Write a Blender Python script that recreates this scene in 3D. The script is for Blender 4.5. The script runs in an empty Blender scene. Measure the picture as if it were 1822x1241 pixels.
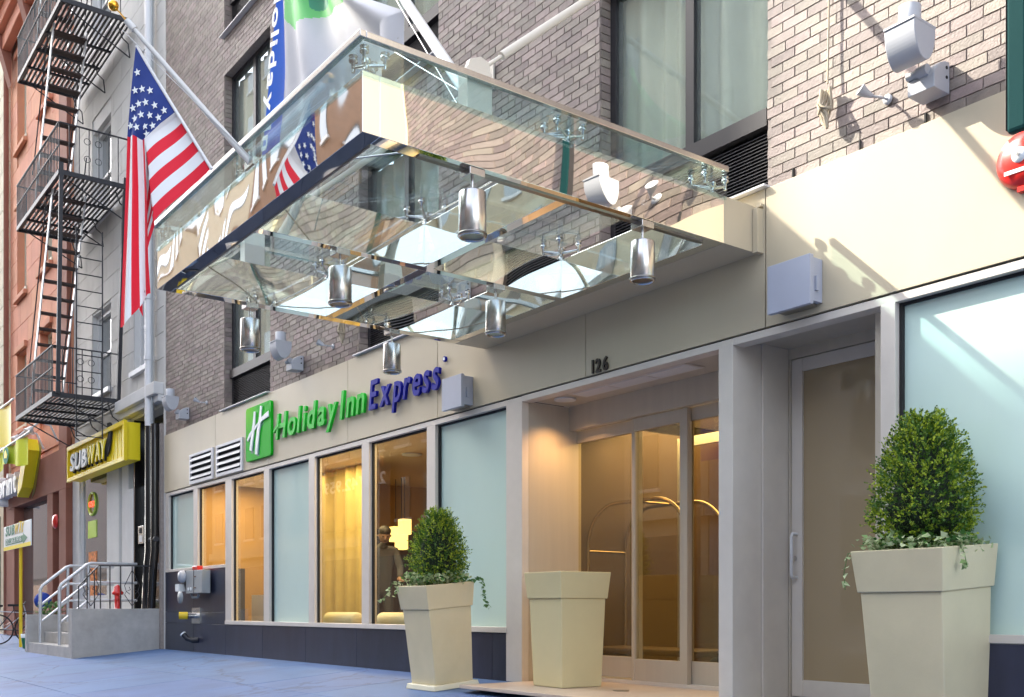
import bpy, bmesh, math, random
from mathutils import Vector, Matrix
random.seed(7)
R = math.radians
scene = bpy.context.scene
COL = scene.collection

# ---------------------------------------------------------------- camera, world, sun, exposure
cam_d = bpy.data.cameras.new("camera"); cam = bpy.data.objects.new("camera", cam_d); COL.objects.link(cam)
cam.location = (0, -6.02, 0.70); cam.rotation_euler = (R(90), 0, R(53.43))
cam_d.sensor_width = 36; cam_d.lens = 36.49; cam_d.shift_y = 0.2549; cam_d.clip_end = 800; cam_d.clip_start = 0.05
scene.camera = cam
world = bpy.data.worlds.new("World"); scene.world = world; world.use_nodes = True
wn = world.node_tree.nodes; wl = world.node_tree.links
sky = wn.new("ShaderNodeTexSky"); sky.sky_type = 'NISHITA'; sky.sun_disc = False
SUN = Vector((-1.80, -1.0, 1.75)).normalized()
sky.sun_elevation = math.asin(SUN.z); sky.sun_rotation = math.atan2(SUN.x, SUN.y)
sky.air_density = 0.75; sky.dust_density = 2.2; sky.ozone_density = 0.6
bgn = wn["Background"]; hs_ = wn.new("ShaderNodeHueSaturation"); hs_.inputs["Saturation"].default_value = 0.50   # thin haze over the whole sky
wl.new(sky.outputs[0], hs_.inputs["Color"]); wl.new(hs_.outputs[0], bgn.inputs[0]); bgn.inputs[1].default_value = 0.15
sun_d = bpy.data.lights.new("sun", 'SUN'); sun_d.energy = 2.0; sun_d.angle = R(0.5); sun_d.color = (1.0, 0.93, 0.80)
sun = bpy.data.objects.new("sun", sun_d); COL.objects.link(sun)
sun.rotation_euler = (-SUN).to_track_quat('-Z', 'Y').to_euler(); sun.location = SUN*60
vs = scene.view_settings; vs.view_transform = 'Standard'; vs.look = 'None'; vs.gamma = 1; vs.use_curve_mapping = False
vs.exposure = 2.74
scene.cycles.max_bounces = 10; scene.cycles.transparent_max_bounces = 24; scene.cycles.glossy_bounces = 5
scene.cycles.diffuse_bounces = 4

# ---------------------------------------------------------------- materials
MATS = {}
def mat(name, col, rough=0.6, metal=0.0, var=0.0, var_scale=3.0, bump=0.0, bump_scale=30.0, bump_detail=4.0, rnd=0.0, emit=None, estr=0.0,
        coat=0.0, dirt=0.0, spec=0.5, stretch=None):
    m = bpy.data.materials.new(name); m.use_nodes = True; MATS[name] = m
    nt = m.node_tree; n = nt.nodes; l = nt.links; b = n["Principled BSDF"]
    b.inputs["Base Color"].default_value = (*col, 1); b.inputs["Roughness"].default_value = rough
    b.inputs["Metallic"].default_value = metal; b.inputs["Coat Weight"].default_value = coat
    b.inputs["Specular IOR Level"].default_value = spec
    tc = n.new("ShaderNodeTexCoord"); gm = n.new("ShaderNodeNewGeometry")
    src = gm.outputs["Position"]
    if stretch:
        mp = n.new("ShaderNodeMapping"); mp.inputs["Scale"].default_value = stretch; l.new(src, mp.inputs[0]); src = mp.outputs[0]
    cur = None
    if var or rnd or dirt:
        hsv = n.new("ShaderNodeHueSaturation"); hsv.inputs["Color"].default_value = (*col, 1)
        add = None
        if var:
            t = n.new("ShaderNodeTexNoise"); t.inputs["Scale"].default_value = var_scale; t.inputs["Detail"].default_value = 6
            t.inputs["Roughness"].default_value = 0.6
            l.new(src, t.inputs["Vector"])
            mr = n.new("ShaderNodeMapRange"); mr.inputs["From Min"].default_value = 0.3; mr.inputs["From Max"].default_value = 0.7
            mr.inputs["To Min"].default_value = 1-var; mr.inputs["To Max"].default_value = 1+var
            l.new(t.outputs["Fac"], mr.inputs[0]); add = mr.outputs[0]
        if rnd:
            oi = n.new("ShaderNodeObjectInfo"); a = n.new("ShaderNodeMath"); a.operation = 'ADD'
            l.new(oi.outputs["Random"], a.inputs[0]); l.new(gm.outputs["Random Per Island"], a.inputs[1])
            fr = n.new("ShaderNodeMath"); fr.operation = 'FRACT'; l.new(a.outputs[0], fr.inputs[0])
            mr = n.new("ShaderNodeMapRange"); mr.inputs["To Min"].default_value = 1-rnd; mr.inputs["To Max"].default_value = 1+rnd
            l.new(fr.outputs[0], mr.inputs[0])
            if add is None: add = mr.outputs[0]
            else:
                mu = n.new("ShaderNodeMath"); mu.operation = 'MULTIPLY'; l.new(add, mu.inputs[0]); l.new(mr.outputs[0], mu.inputs[1]); add = mu.outputs[0]
            # hue drift from another slice of the same random number
            f2 = n.new("ShaderNodeMath"); f2.operation = 'MULTIPLY'; f2.inputs[1].default_value = 7.31; l.new(fr.outputs[0], f2.inputs[0])
            f3 = n.new("ShaderNodeMath"); f3.operation = 'FRACT'; l.new(f2.outputs[0], f3.inputs[0])
            mh = n.new("ShaderNodeMapRange"); mh.inputs["To Min"].default_value = 0.5-rnd*0.1; mh.inputs["To Max"].default_value = 0.5+rnd*0.1
            l.new(f3.outputs[0], mh.inputs[0]); l.new(mh.outputs[0], hsv.inputs["Hue"])
        if add is not None: l.new(add, hsv.inputs["Value"])
        cur = hsv.outputs[0]
        if dirt:
            t = n.new("ShaderNodeTexNoise"); t.inputs["Scale"].default_value = 1.3; t.inputs["Detail"].default_value = 8
            l.new(gm.outputs["Position"], t.inputs["Vector"])
            mr = n.new("ShaderNodeMapRange"); mr.inputs["From Min"].default_value = 0.5; mr.inputs["From Max"].default_value = 0.75
            mr.inputs["To Max"].default_value = dirt; l.new(t.outputs["Fac"], mr.inputs[0])
            mx = n.new("ShaderNodeMix"); mx.data_type = 'RGBA'; l.new(mr.outputs[0], mx.inputs[0]); l.new(cur, mx.inputs[6])
            mx.inputs[7].default_value = (col[0]*0.35, col[1]*0.33, col[2]*0.3, 1); cur = mx.outputs[2]
        l.new(cur, b.inputs["Base Color"])
    if bump:
        t = n.new("ShaderNodeTexNoise"); t.inputs["Scale"].default_value = bump_scale; t.inputs["Detail"].default_value = bump_detail
        l.new(src, t.inputs["Vector"])
        bp = n.new("ShaderNodeBump"); bp.inputs["Strength"].default_value = 1.0; bp.inputs["Distance"].default_value = bump
        l.new(t.outputs["Fac"], bp.inputs["Height"]); l.new(bp.outputs[0], b.inputs["Normal"])
    if emit:
        b.inputs["Emission Color"].default_value = (*emit, 1); b.inputs["Emission Strength"].default_value = estr
    return m

def glass(name, tint=(0.9, 0.96, 0.95), ior=1.5, boost=1.0, rough=0.0, haze=None, haze_amt=0.0):
    m = bpy.data.materials.new(name); m.use_nodes = True; MATS[name] = m
    nt = m.node_tree; n = nt.nodes; l = nt.links
    for x in list(n):
        if x.type != 'OUTPUT_MATERIAL': n.remove(x)
    out = [x for x in n if x.type == 'OUTPUT_MATERIAL'][0]
    tr = n.new("ShaderNodeBsdfTransparent"); tr.inputs[0].default_value = (*tint, 1)
    gl = n.new("ShaderNodeBsdfGlossy"); gl.inputs["Roughness"].default_value = rough; gl.inputs[0].default_value = (1, 1, 1, 1)
    lw = n.new("ShaderNodeLayerWeight"); lw.inputs[0].default_value = 0.5
    pw = n.new("ShaderNodeMath"); pw.operation = 'POWER'; pw.inputs[1].default_value = 5.0; l.new(lw.outputs["Facing"], pw.inputs[0])
    mu = n.new("ShaderNodeMapRange"); mu.inputs["To Min"].default_value = 0.04*boost; mu.inputs["To Max"].default_value = 0.9
    l.new(pw.outputs[0], mu.inputs[0])
    mx = n.new("ShaderNodeMixShader"); l.new(mu.outputs[0], mx.inputs[0]); 
    first = tr.outputs[0]
    if haze:
        df = n.new("ShaderNodeBsdfDiffuse"); df.inputs[0].default_value = (*haze, 1)
        m2 = n.new("ShaderNodeMixShader"); m2.inputs[0].default_value = haze_amt
        l.new(tr.outputs[0], m2.inputs[1]); l.new(df.outputs[0], m2.inputs[2]); first = m2.outputs[0]
    l.new(first, mx.inputs[1]); l.new(gl.outputs[0], mx.inputs[2]); l.new(mx.outputs[0], out.inputs[0])
    return m

mat('brick', (0.230, 0.184, 0.156), 0.62, var=0.16, var_scale=14, rnd=0.26, bump=0.004, bump_scale=60)
mat('mortar', (0.29, 0.245, 0.215), 0.9, var=0.15, var_scale=20)
mat('cream_panel', (0.53, 0.455, 0.32), 0.36, var=0.035, var_scale=1.5, rnd=0.02, stretch=(1, 1, .4), dirt=0.05, spec=0.4)
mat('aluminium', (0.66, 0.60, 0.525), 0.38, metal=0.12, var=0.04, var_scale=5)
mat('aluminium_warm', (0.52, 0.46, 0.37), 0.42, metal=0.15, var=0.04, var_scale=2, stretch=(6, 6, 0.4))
mat('granite', (0.024, 0.028, 0.050), 0.28, var=0.35, var_scale=3, rnd=0.12, stretch=(1, 1, 0.35), dirt=0.0, bump=0.0006, bump_scale=80)
mat('joint_dark', (0.02, 0.02, 0.02), 0.9)
mat('bronze', (0.030, 0.028, 0.030), 0.42, metal=0.2)
mat('louvre', (0.06, 0.058, 0.064), 0.45, metal=0.3)
mat('white_trim', (0.66, 0.65, 0.64), 0.4)
mat('mirror_steel', (0.88, 0.85, 0.79), 0.02, metal=1.0, bump=0.020, bump_scale=1.3, bump_detail=0.3)
mat('steel', (0.62, 0.60, 0.57), 0.26, metal=1.0, var=0.08, var_scale=3, stretch=(30, 30, 1))
mat('steel_dark', (0.30, 0.28, 0.25), 0.3, metal=1.0)
mat('galvanised', (0.55, 0.56, 0.57), 0.45, metal=0.6, var=0.1, var_scale=20)
mat('black_iron', (0.022, 0.022, 0.026), 0.5, var=0.25, var_scale=12)
mat('rusty_iron', (0.045, 0.026, 0.022), 0.7, var=0.35, var_scale=14)
mat('slab', (0.066, 0.128, 0.275), 0.62, var=0.10, var_scale=1.6, rnd=0.05, bump=0.002, bump_scale=70, dirt=0.35)
mat('asphalt', (0.05, 0.05, 0.052), 0.85, var=0.2, var_scale=9, bump=0.004, bump_scale=90)
mat('concrete', (0.42, 0.40, 0.37), 0.8, var=0.14, var_scale=4, dirt=0.35, bump=0.002, bump_scale=50)
mat('entry_stone', (0.50, 0.40, 0.31), 0.35, var=0.08, var_scale=5)
mat('planter', (0.62, 0.53, 0.335), 0.42, var=0.05, var_scale=3, dirt=0.22, bump=0.0008, bump_scale=90)
mat('planter_pale', (0.70, 0.65, 0.48), 0.42, var=0.04, var_scale=3)
mat('planter_yellow', (0.62, 0.535, 0.30), 0.30, var=0.03, var_scale=3)
mat('soil', (0.04, 0.028, 0.02), 0.95, bump=0.01)
mat('curtain', (0.62, 0.62, 0.54), 0.85, var=0.05, var_scale=2)
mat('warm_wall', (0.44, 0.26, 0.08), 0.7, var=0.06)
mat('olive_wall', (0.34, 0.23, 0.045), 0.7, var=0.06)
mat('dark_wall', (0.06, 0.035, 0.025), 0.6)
mat('drape', (0.50, 0.38, 0.13), 0.8, var=0.1)
mat('ceiling', (0.60, 0.40, 0.18), 0.8)
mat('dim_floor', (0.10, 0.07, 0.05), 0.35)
mat('frosted', (0.58, 0.74, 0.66), 0.07, coat=0.6, spec=0.6, var=0.05, var_scale=0.6, stretch=(1, 1, .3))
mat('frosted_tan', (0.36, 0.27, 0.155), 0.06, coat=0.5, spec=0.6)
mat('grey_light', (0.42, 0.43, 0.45), 0.45, var=0.03)
mat('grey_box', (0.40, 0.42, 0.49), 0.5, var=0.03)
mat('sign_green', (0.02, 0.42, 0.05), 0.5, spec=0.15)
mat('letter_green', (0.008, 0.50, 0.025), 0.35, spec=0.25)
mat('letter_blue', (0.008, 0.012, 0.26), 0.4, spec=0.15)
mat('letter_white', (0.80, 0.82, 0.80), 0.4)
mat('cool_green', (0.01, 0.20, 0.10), 0.4)
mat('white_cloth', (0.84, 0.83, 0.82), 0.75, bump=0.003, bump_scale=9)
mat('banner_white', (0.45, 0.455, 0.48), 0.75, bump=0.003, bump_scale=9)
mat('blue_cloth', (0.03, 0.14, 0.60), 0.7, bump=0.003, bump_scale=9)
mat('green_cloth', (0.10, 0.46, 0.12), 0.7, bump=0.003, bump_scale=9)
mat('dkgreen_cloth', (0.02, 0.24, 0.13), 0.7)
mat('flag_red', (0.78, 0.008, 0.03), 0.7, bump=0.003, bump_scale=14)
mat('flag_blue', (0.014, 0.040, 0.22), 0.7, bump=0.003, bump_scale=14)
mat('pole_white', (0.68, 0.67, 0.64), 0.35)
mat('pole_cream', (0.66, 0.60, 0.50), 0.4)
mat('gold', (0.80, 0.42, 0.05), 0.18, metal=1.0)
mat('brass', (0.40, 0.31, 0.20), 0.25, metal=1.0)
mat('rope', (0.45, 0.38, 0.27), 0.9)
mat('bell_red', (0.66, 0.02, 0.012), 0.3, coat=0.3)
mat('awning_green', (0.006, 0.040, 0.040), 0.85, spec=0.1, bump=0.0008, bump_scale=200)
mat('dk_bronze', (0.05, 0.042, 0.036), 0.4, metal=0.6)
mat('box_grey', (0.33, 0.35, 0.35), 0.5, metal=0.2)
mat('yellow_paint', (0.80, 0.55, 0.01), 0.4)
mat('sign_yellow', (0.95, 0.74, 0.01), 0.45)
mat('sign_yellow_edge', (0.90, 0.66, 0.01), 0.4)
mat('lime_cloth', (0.72, 0.78, 0.01), 0.6)
mat('pale_stone', (0.55, 0.53, 0.49), 0.8, var=0.06, var_scale=2, rnd=0.04, dirt=0.12)
mat('white_stone', (0.62, 0.61, 0.58), 0.75, var=0.05, dirt=0.12)
mat('terracotta', (0.62, 0.26, 0.15), 0.8, var=0.08, var_scale=2, rnd=0.06, dirt=0.12)
mat('terracotta_dark', (0.26, 0.095, 0.06), 0.8, var=0.08, dirt=0.15)
mat('cream_stone', (0.60, 0.56, 0.42), 0.8, var=0.06, rnd=0.07)
mat('black_gloss', (0.010, 0.009, 0.009), 0.2, coat=0.4)
mat('dark_void', (0.006, 0.006, 0.006), 0.9)
mat('window_dark', (0.13, 0.145, 0.14), 0.05, coat=1.0)
mat('pvc_black', (0.015, 0.015, 0.02), 0.45)
mat('tyre', (0.015, 0.015, 0.015), 0.7)
mat('bucket_green', (0.01, 0.16, 0.07), 0.4)
mat('blue_fabric', (0.02, 0.06, 0.35), 0.8)
mat('opp_brown', (0.26, 0.15, 0.09), 0.85, var=0.1, rnd=0.05)
mat('opp_cream', (0.52, 0.44, 0.31), 0.85, var=0.08, rnd=0.05)
mat('opp_grey', (0.33, 0.33, 0.33), 0.85, var=0.08, rnd=0.05)
mat('purple', (0.055, 0.045, 0.36), 0.6)
mat('skin', (0.22, 0.12, 0.075), 0.5); mat('hair', (0.012, 0.009, 0.008), 0.6); mat('knit', (0.05, 0.05, 0.055), 0.9)
mat('bolster', (0.62, 0.55, 0.33), 0.8)
mat('lampshade', (0.9, 0.6, 0.2), 0.6, emit=(1.0, 0.62, 0.16), estr=0.42)
mat('lamp_glow', (1, 0.9, 0.7), 0.5, emit=(1.0, 0.80, 0.45), estr=3)
mat('red_neon', (0.8, 0.1, 0.05), 0.5, emit=(1.0, 0.08, 0.03), estr=0.3)
mat('orange_print', (0.65, 0.20, 0.04), 0.5, var=0.7, var_scale=14)
mat('green_print', (0.55, 0.75, 0.10), 0.5)
mat('sky_reflect_white', (0.75, 0.75, 0.72), 0.6)
# gum spots and hairline cracks on the paving
def spots(m):
    n = m.node_tree.nodes; l = m.node_tree.links; b = n["Principled BSDF"]; src = b.inputs["Base Color"].links[0].from_socket
    gm = n.new("ShaderNodeNewGeometry"); cur = src
    for feat, sc, lo, hi, amt in (('F1', 2.6, .035, .06, .55), ('DISTANCE_TO_EDGE', .42, .004, .010, .5)):
        vo = n.new("ShaderNodeTexVoronoi"); vo.feature = feat; vo.inputs["Scale"].default_value = sc
        nz = n.new("ShaderNodeTexNoise"); nz.inputs["Scale"].default_value = 4; l.new(gm.outputs["Position"], nz.inputs["Vector"])
        va = n.new("ShaderNodeVectorMath"); va.operation = 'MULTIPLY_ADD'; va.inputs[1].default_value = (.25, .25, .25); l.new(nz.outputs["Color"], va.inputs[0]); l.new(gm.outputs["Position"], va.inputs[2])
        l.new(va.outputs[0], vo.inputs["Vector"])
        mr = n.new("ShaderNodeMapRange"); mr.inputs["From Min"].default_value = lo; mr.inputs["From Max"].default_value = hi; mr.inputs["To Min"].default_value = amt; mr.inputs["To Max"].default_value = 0
        l.new(vo.outputs["Distance"], mr.inputs[0])
        mx = n.new("ShaderNodeMix"); mx.data_type = 'RGBA'; l.new(mr.outputs[0], mx.inputs[0]); l.new(cur, mx.inputs[6]); mx.inputs[7].default_value = (.03, .045, .09, 1); cur = mx.outputs[2]
    l.new(cur, b.inputs["Base Color"])
spots(MATS['slab'])
def leafmat(name, c1, c2, rough=0.45):
    m = mat(name, c1, rough, spec=0.4); n = m.node_tree.nodes; l = m.node_tree.links; b = n["Principled BSDF"]
    gm = n.new("ShaderNodeNewGeometry"); cr = n.new("ShaderNodeValToRGB")
    cr.color_ramp.elements[0].color = (*c1, 1); cr.color_ramp.elements[1].color = (*c2, 1)
    l.new(gm.outputs["Random Per Island"], cr.inputs[0]); l.new(cr.outputs[0], b.inputs["Base Color"])
    tl = n.new("ShaderNodeBsdfTranslucent"); l.new(cr.outputs[0], tl.inputs[0])
    mx = n.new("ShaderNodeMixShader"); mx.inputs[0].default_value = 0.3
    out = [x for x in n if x.type == 'OUTPUT_MATERIAL'][0]
    l.new(b.outputs[0], mx.inputs[1]); l.new(tl.outputs[0], mx.inputs[2]); l.new(mx.outputs[0], out.inputs[0])
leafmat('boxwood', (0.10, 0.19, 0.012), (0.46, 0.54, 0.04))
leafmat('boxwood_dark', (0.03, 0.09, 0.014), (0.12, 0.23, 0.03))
leafmat('ivy', (0.22, 0.34, 0.12), (0.62, 0.66, 0.40))
leafmat('ivy_dark', (0.04, 0.13, 0.03), (0.12, 0.26, 0.06))
glass('glass_clear', (0.95, 0.97, 0.95), 1.5, 1.3)
glass('glass_canopy', (0.86, 0.94, 0.95), 1.5, 1.6)
glass('glass_door', (0.90, 0.86, 0.74), 1.5, 1.8)
glass('glass_bulb', (0.95, 0.95, 0.95), 1.5, 2.0)
glass('glass_upper', (0.93, 0.96, 0.93), 1.6, 1.5, haze=(.46, .50, .46), haze_amt=.12)

# ---------------------------------------------------------------- geometry helpers
WL = {}
def wloc(o): return WL.get(o, Vector((0, 0, 0)))
class MB:
    def __init__(s): s.v = []; s.f = []; s.m = []; s.sm = []
    def add(s, vs, fs, mi=0, smooth=False):
        k = len(s.v); s.v += [tuple(v) for v in vs]
        for f in fs: s.f.append(tuple(i+k for i in f)); s.m.append(mi); s.sm.append(smooth)
        return s
    def box(s, x0, x1, y0, y1, z0, z1, mi=0):
        if x0 > x1: x0, x1 = x1, x0
        if y0 > y1: y0, y1 = y1, y0
        if z0 > z1: z0, z1 = z1, z0
        return s.add([(x0,y0,z0),(x1,y0,z0),(x1,y1,z0),(x0,y1,z0),(x0,y0,z1),(x1,y0,z1),(x1,y1,z1),(x0,y1,z1)],
              [(0,3,2,1),(4,5,6,7),(0,1,5,4),(1,2,6,5),(2,3,7,6),(3,0,4,7)], mi)
    def tube(s, pts, r, n=8, mi=0, caps=True, r2=None):
        pts = [Vector(p) for p in pts]; rings = []
        up = Vector((0, 0, 1)); nn = None
        for i, p in enumerate(pts):
            d = (pts[min(i+1, len(pts)-1)] - pts[max(i-1, 0)]).normalized()
            if nn is None:
                nn = d.cross(up); 
                if nn.length < 1e-3: nn = d.cross(Vector((0, 1, 0)))
                nn.normalize()
            else:
                nn = (nn - d*nn.dot(d)).normalized()
            b = d.cross(nn)
            rr = r if r2 is None else r + (r2-r)*i/(len(pts)-1)
            rings.append([p + nn*math.cos(2*math.pi*k/n)*rr + b*math.sin(2*math.pi*k/n)*rr for k in range(n)])
        vs = [v for rg in rings for v in rg]; fs = []
        for i in range(len(rings)-1):
            for k in range(n):
                a = i*n+k; c = i*n+(k+1) % n; fs.append((a, c, c+n, a+n))
        s.add(vs, fs, mi, True)
        if caps:
            s.add(rings[0], [tuple(range(n))[::-1]], mi); s.add(rings[-1], [tuple(range(n))], mi)
        return s
    def bar(s, p, q, w, h=None, mi=0, up=(0, 0, 1)):
        h = h or w; p = Vector(p); q = Vector(q); d = (q-p).normalized(); a = d.cross(Vector(up))
        if a.length < 1e-3: a = d.cross(Vector((0, 1, 0)))
        a.normalize(); b = a.cross(d).normalized(); vs = []
        for e in (p, q):
            for (i, j) in ((-1, -1), (1, -1), (1, 1), (-1, 1)): vs.append(e + a*i*w/2 + b*j*h/2)
        return s.add(vs, [(0,1,2,3),(7,6,5,4),(0,4,5,1),(1,5,6,2),(2,6,7,3),(3,7,4,0)], mi)
    def lathe(s, prof, c=(0, 0, 0), n=20, mi=0, axis='z', smooth=True):
        c = Vector(c); vs = []
        for (r, h) in prof:
            for k in range(n):
                a = 2*math.pi*k/n; x, y = r*math.cos(a), r*math.sin(a)
                p = {'z': Vector((x, y, h)), 'y': Vector((x, h, y)), 'x': Vector((h, x, y))}[axis]
                vs.append(c+p)
        fs = []
        for i in range(len(prof)-1):
            for k in range(n):
                a = i*n+k; b = i*n+(k+1) % n; fs.append((a, b, b+n, a+n) if axis != 'y' else (a, a+n, b+n, b))
        s.add(vs, fs, mi, smooth)
        if prof[0][0] > 1e-4: s.add(vs[:n], [tuple(range(n))[::-1]], mi)
        if prof[-1][0] > 1e-4: s.add(vs[-n:], [tuple(range(n))], mi)
        return s
    def prism(s, poly, y0, y1, mi=0, plane='xz'):   # poly in plane, extruded along the third axis
        n = len(poly); f = {'xz': lambda a, b, t: (a, t, b), 'xy': lambda a, b, t: (a, b, t), 'yz': lambda a, b, t: (t, a, b)}[plane]
        vs = [f(a, b, y0) for a, b in poly] + [f(a, b, y1) for a, b in poly]
        fs = [tuple(range(n)), tuple(range(2*n-1, n-1, -1))] + [(i, i+n, (i+1) % n+n, (i+1) % n) for i in range(n)]
        return s.add(vs, fs, mi)
    def grid(s, fn, nu, nv, mi=None, smooth=True):
        k = len(s.v)
        for j in range(nv+1):
            for i in range(nu+1): s.v.append(tuple(fn(i/nu, j/nv)))
        for j in range(nv):
            for i in range(nu):
                a = k+j*(nu+1)+i; s.f.append((a, a+1, a+nu+2, a+nu+1)); s.sm.append(smooth)
                s.m.append(mi((i+.5)/nu, (j+.5)/nv) if callable(mi) else (mi or 0))
        return s
    def mesh(s, name, mats, fixn=True):
        me = bpy.data.meshes.new(name); me.from_pydata(s.v, [], s.f)
        for x in ([mats] if isinstance(mats, str) else mats): me.materials.append(MATS[x])
        me.polygons.foreach_set("material_index", s.m); me.polygons.foreach_set("use_smooth", s.sm)
        if fixn and len(s.f) < 60000:
            bm = bmesh.new(); bm.from_mesh(me); bmesh.ops.recalc_face_normals(bm, faces=bm.faces); bm.to_mesh(me); bm.free()
        me.update(); return me
    def build(s, name, mats, parent=None, label=None, kind=None, bevel=0.0, local=False, cat=None, group=None, fixn=True):
        me = s.mesh(name, mats, fixn); o = bpy.data.objects.new(name, me); COL.objects.link(o)
        if parent is not None:
            o.parent = parent
            if not local: o.location = -wloc(parent)
            WL[o] = Vector((0, 0, 0)) if not local else wloc(parent)
        if label: o['label'] = label
        if kind: o['kind'] = kind
        if cat: o['category'] = cat
        if group: o['group'] = group
        if bevel:
            bv = o.modifiers.new("bevel", 'BEVEL'); bv.width = bevel; bv.segments = 2; bv.limit_method = 'ANGLE'; bv.angle_limit = R(40)
        return o
def thing(name, label, cat, loc=(0, 0, 0), group=None, rz=0.0):
    o = bpy.data.objects.new(name, None); COL.objects.link(o); o.location = loc; o.rotation_euler = (0, 0, rz)
    o.empty_display_size = 0.1; o['label'] = label; o['category'] = cat
    if group: o['group'] = group
    WL[o] = Vector(loc); return o
def box(name, m, parent, *a, **k): return MB().box(*a).build(name, m, parent, **k)
def inst(name, me, parent, loc, rot=(0, 0, 0), scale=(1, 1, 1)):      # world loc, shared mesh
    o = bpy.data.objects.new(name, me); COL.objects.link(o); o.parent = parent; o.location = Vector(loc)-wloc(parent); o.rotation_euler = rot
    o.scale = scale; WL[o] = Vector(loc); return o
def copy_tree(o, parent=None):
    c = o.copy(); COL.objects.link(c); c.parent = parent
    for ch in o.children: copy_tree(ch, c)
    return c
def text_mesh(s, size, depth, m, bold=0.0, shear=0.0, sx=1.0, name='letter'):
    cu = bpy.data.curves.new(name, 'FONT'); cu.body = s; cu.size = size; cu.extrude = depth/2; cu.offset = bold; cu.shear = shear
    cu.resolution_u = 4
    t = bpy.data.objects.new("tmp", cu); COL.objects.link(t)
    dg = bpy.context.evaluated_depsgraph_get(); me = bpy.data.meshes.new_from_object(t.evaluated_get(dg))
    bpy.data.objects.remove(t); bpy.data.curves.remove(cu)
    me.materials.clear(); me.materials.append(MATS[m])
    for v in me.vertices: v.co.x *= sx
    me.name = name
    return me
def text_w(me):
    xs = [v.co.x for v in me.vertices]; return (min(xs), max(xs)) if xs else (0, 0)
def lettering(s, size, depth, m, parent, origin, right=(1, 0, 0), up=(0, 0, 1), bold=0.0, shear=0.0, sx=1.0, track=0.012, width=None, name='letter', base=0):
    """each letter its own child mesh, laid out along right from origin (world)"""
    right = Vector(right).normalized(); up = Vector(up).normalized(); nor = right.cross(up)
    Mx = Matrix((right, up, nor)).transposed()
    items = []; pen = 0
    for ch in s:
        if ch == ' ': pen += size*0.27*sx; continue
        me = text_mesh(ch, size, depth, m, bold, shear, sx, name); a, b = text_w(me)
        items.append((me, pen-a)); pen += (b-a)+size*0.075*sx+track+(shear*-0.12*size)
    tot = pen; k = 1.0 if width is None else width/tot
    out = []
    for me, x in items:
        for v in me.vertices: v.co.x *= k
        for v in me.vertices: v.co = Mx @ v.co
        o = bpy.data.objects.new(name, me); COL.objects.link(o); o.parent = parent
        o.location = Vector(origin)+right*x*k-wloc(parent); out.append(o)
    return out

# ================================================================= GROUND
SL = 0.09
side = MB()
side.add([(-90, -4.6, -4.6*SL-0.06), (30, -4.6, -4.6*SL-0.06), (30, 0.2, -0.06), (-90, 0.2, -0.06)], [(0, 1, 2, 3)])
side_o = side.build('sidewalk', 'mortar', kind='structure')
WL[side_o] = Vector((0, 0, 0))
for i in range(-24, 3):
    for j in range(3):
        x0 = i*1.52-0.35; y1 = -j*1.5; y0 = y1-1.5
        if y1 == 0: y1 = 0.0
        g = 0.006; dz = random.uniform(-.001, .001)
        mb = MB(); mb.box(x0+g, x0+1.52-g, y0+g, y1-g, -0.05, 0)
        mb.v = [(a, b, c+b*SL+dz) for a, b, c in mb.v]
        mb.build('paving_slab', 'slab', side_o, bevel=0.004)
MB().box(-90, 30, -4.78, -4.6, -0.62, -4.6*SL).build('kerb', 'concrete', kind='structure', bevel=0.01)
MB().box(-150, 100, -15.2, -4.78, -0.75, -0.56).build('road', 'asphalt', kind='structure')
MB().box(-150, 100, -15.4, -15.2, -0.7, -0.42).build('kerb', 'concrete', kind='structure')
MB().box(-150, 100, -20.0, -15.4, -0.7, -0.40).build('sidewalk', 'concrete', kind='structure')
MB().box(-400, 400, -400, 400, -1.2, -0.8).build('ground', 'asphalt', kind='structure')
MB().box(-7.915, -5.44, -0.75, 3.6, -0.02, 0.012).build('entrance_slab', 'entry_stone', kind='structure', bevel=0.004)

# ================================================================= HOTEL
hotel = thing('hotel_building', 'brick and beige panel hotel front with glass shopfront, black base and set back glass entrance', 'building', (-9, 0, 0))
XL = -18.38; XR = 3.6
PANEL_B, PANEL_T = 2.745, 3.77
WINS = [(-15.62, -13.88), (-11.24, -9.44), (-6.83, -4.98)]
LV = [(3.79, 6.10), (6.69, 9.00), (9.59, 11.9), (12.49, 14.8)]     # louvre bottom to glass top per storey
ZTOP = 15.0
# solid rectangles of brickwork
rects = []
xs = [XL] + [v for w in WINS for v in w] + [0.1]
for i in range(0, len(xs)-1, 2): rects.append((xs[i], xs[i+1], PANEL_T+0.005, ZTOP))
for (a, b) in WINS:
    for k in range(len(LV)-1): rects.append((a, b, LV[k][1], LV[k+1][0]))
    rects.append((a, b, LV[-1][1], ZTOP))
core = MB()
for (a, b, c, d) in rects: core.box(a, b, 0.006, 0.208, c, d)
wall = core.build('brick_wall', 'mortar', hotel)
CH = 0.0725; BL = 0.215; J = 0.009
def brick_list():
    out = []
    nrow = int((ZTOP-PANEL_T)/CH)
    for r in range(nrow):
        z0 = PANEL_T+0.005+r*CH; z1 = z0+CH-J; zc = (z0+z1)/2
        segs = sorted((max(a, XL), b) for (a, b, c, d) in rects if c-0.01 <= zc <= d)
        merged = []
        for s in segs:
            if merged and abs(merged[-1][1]-s[0]) < 1e-3: merged[-1] = (merged[-1][0], s[1])
            else: merged.append(s)
        off = ((r % 2)*0.5 + (0.12 if r % 5 == 3 else 0))*BL
        for (a, b) in merged:
            k0 = math.floor((a-off)/BL); x = off+k0*BL
            while x < b:
                p, q = max(x, a), min(x+BL-J, b)
                if q-p > 0.035: out.append((p, q, z0, z1))
                x += BL
    return out
bl = brick_list()
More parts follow.
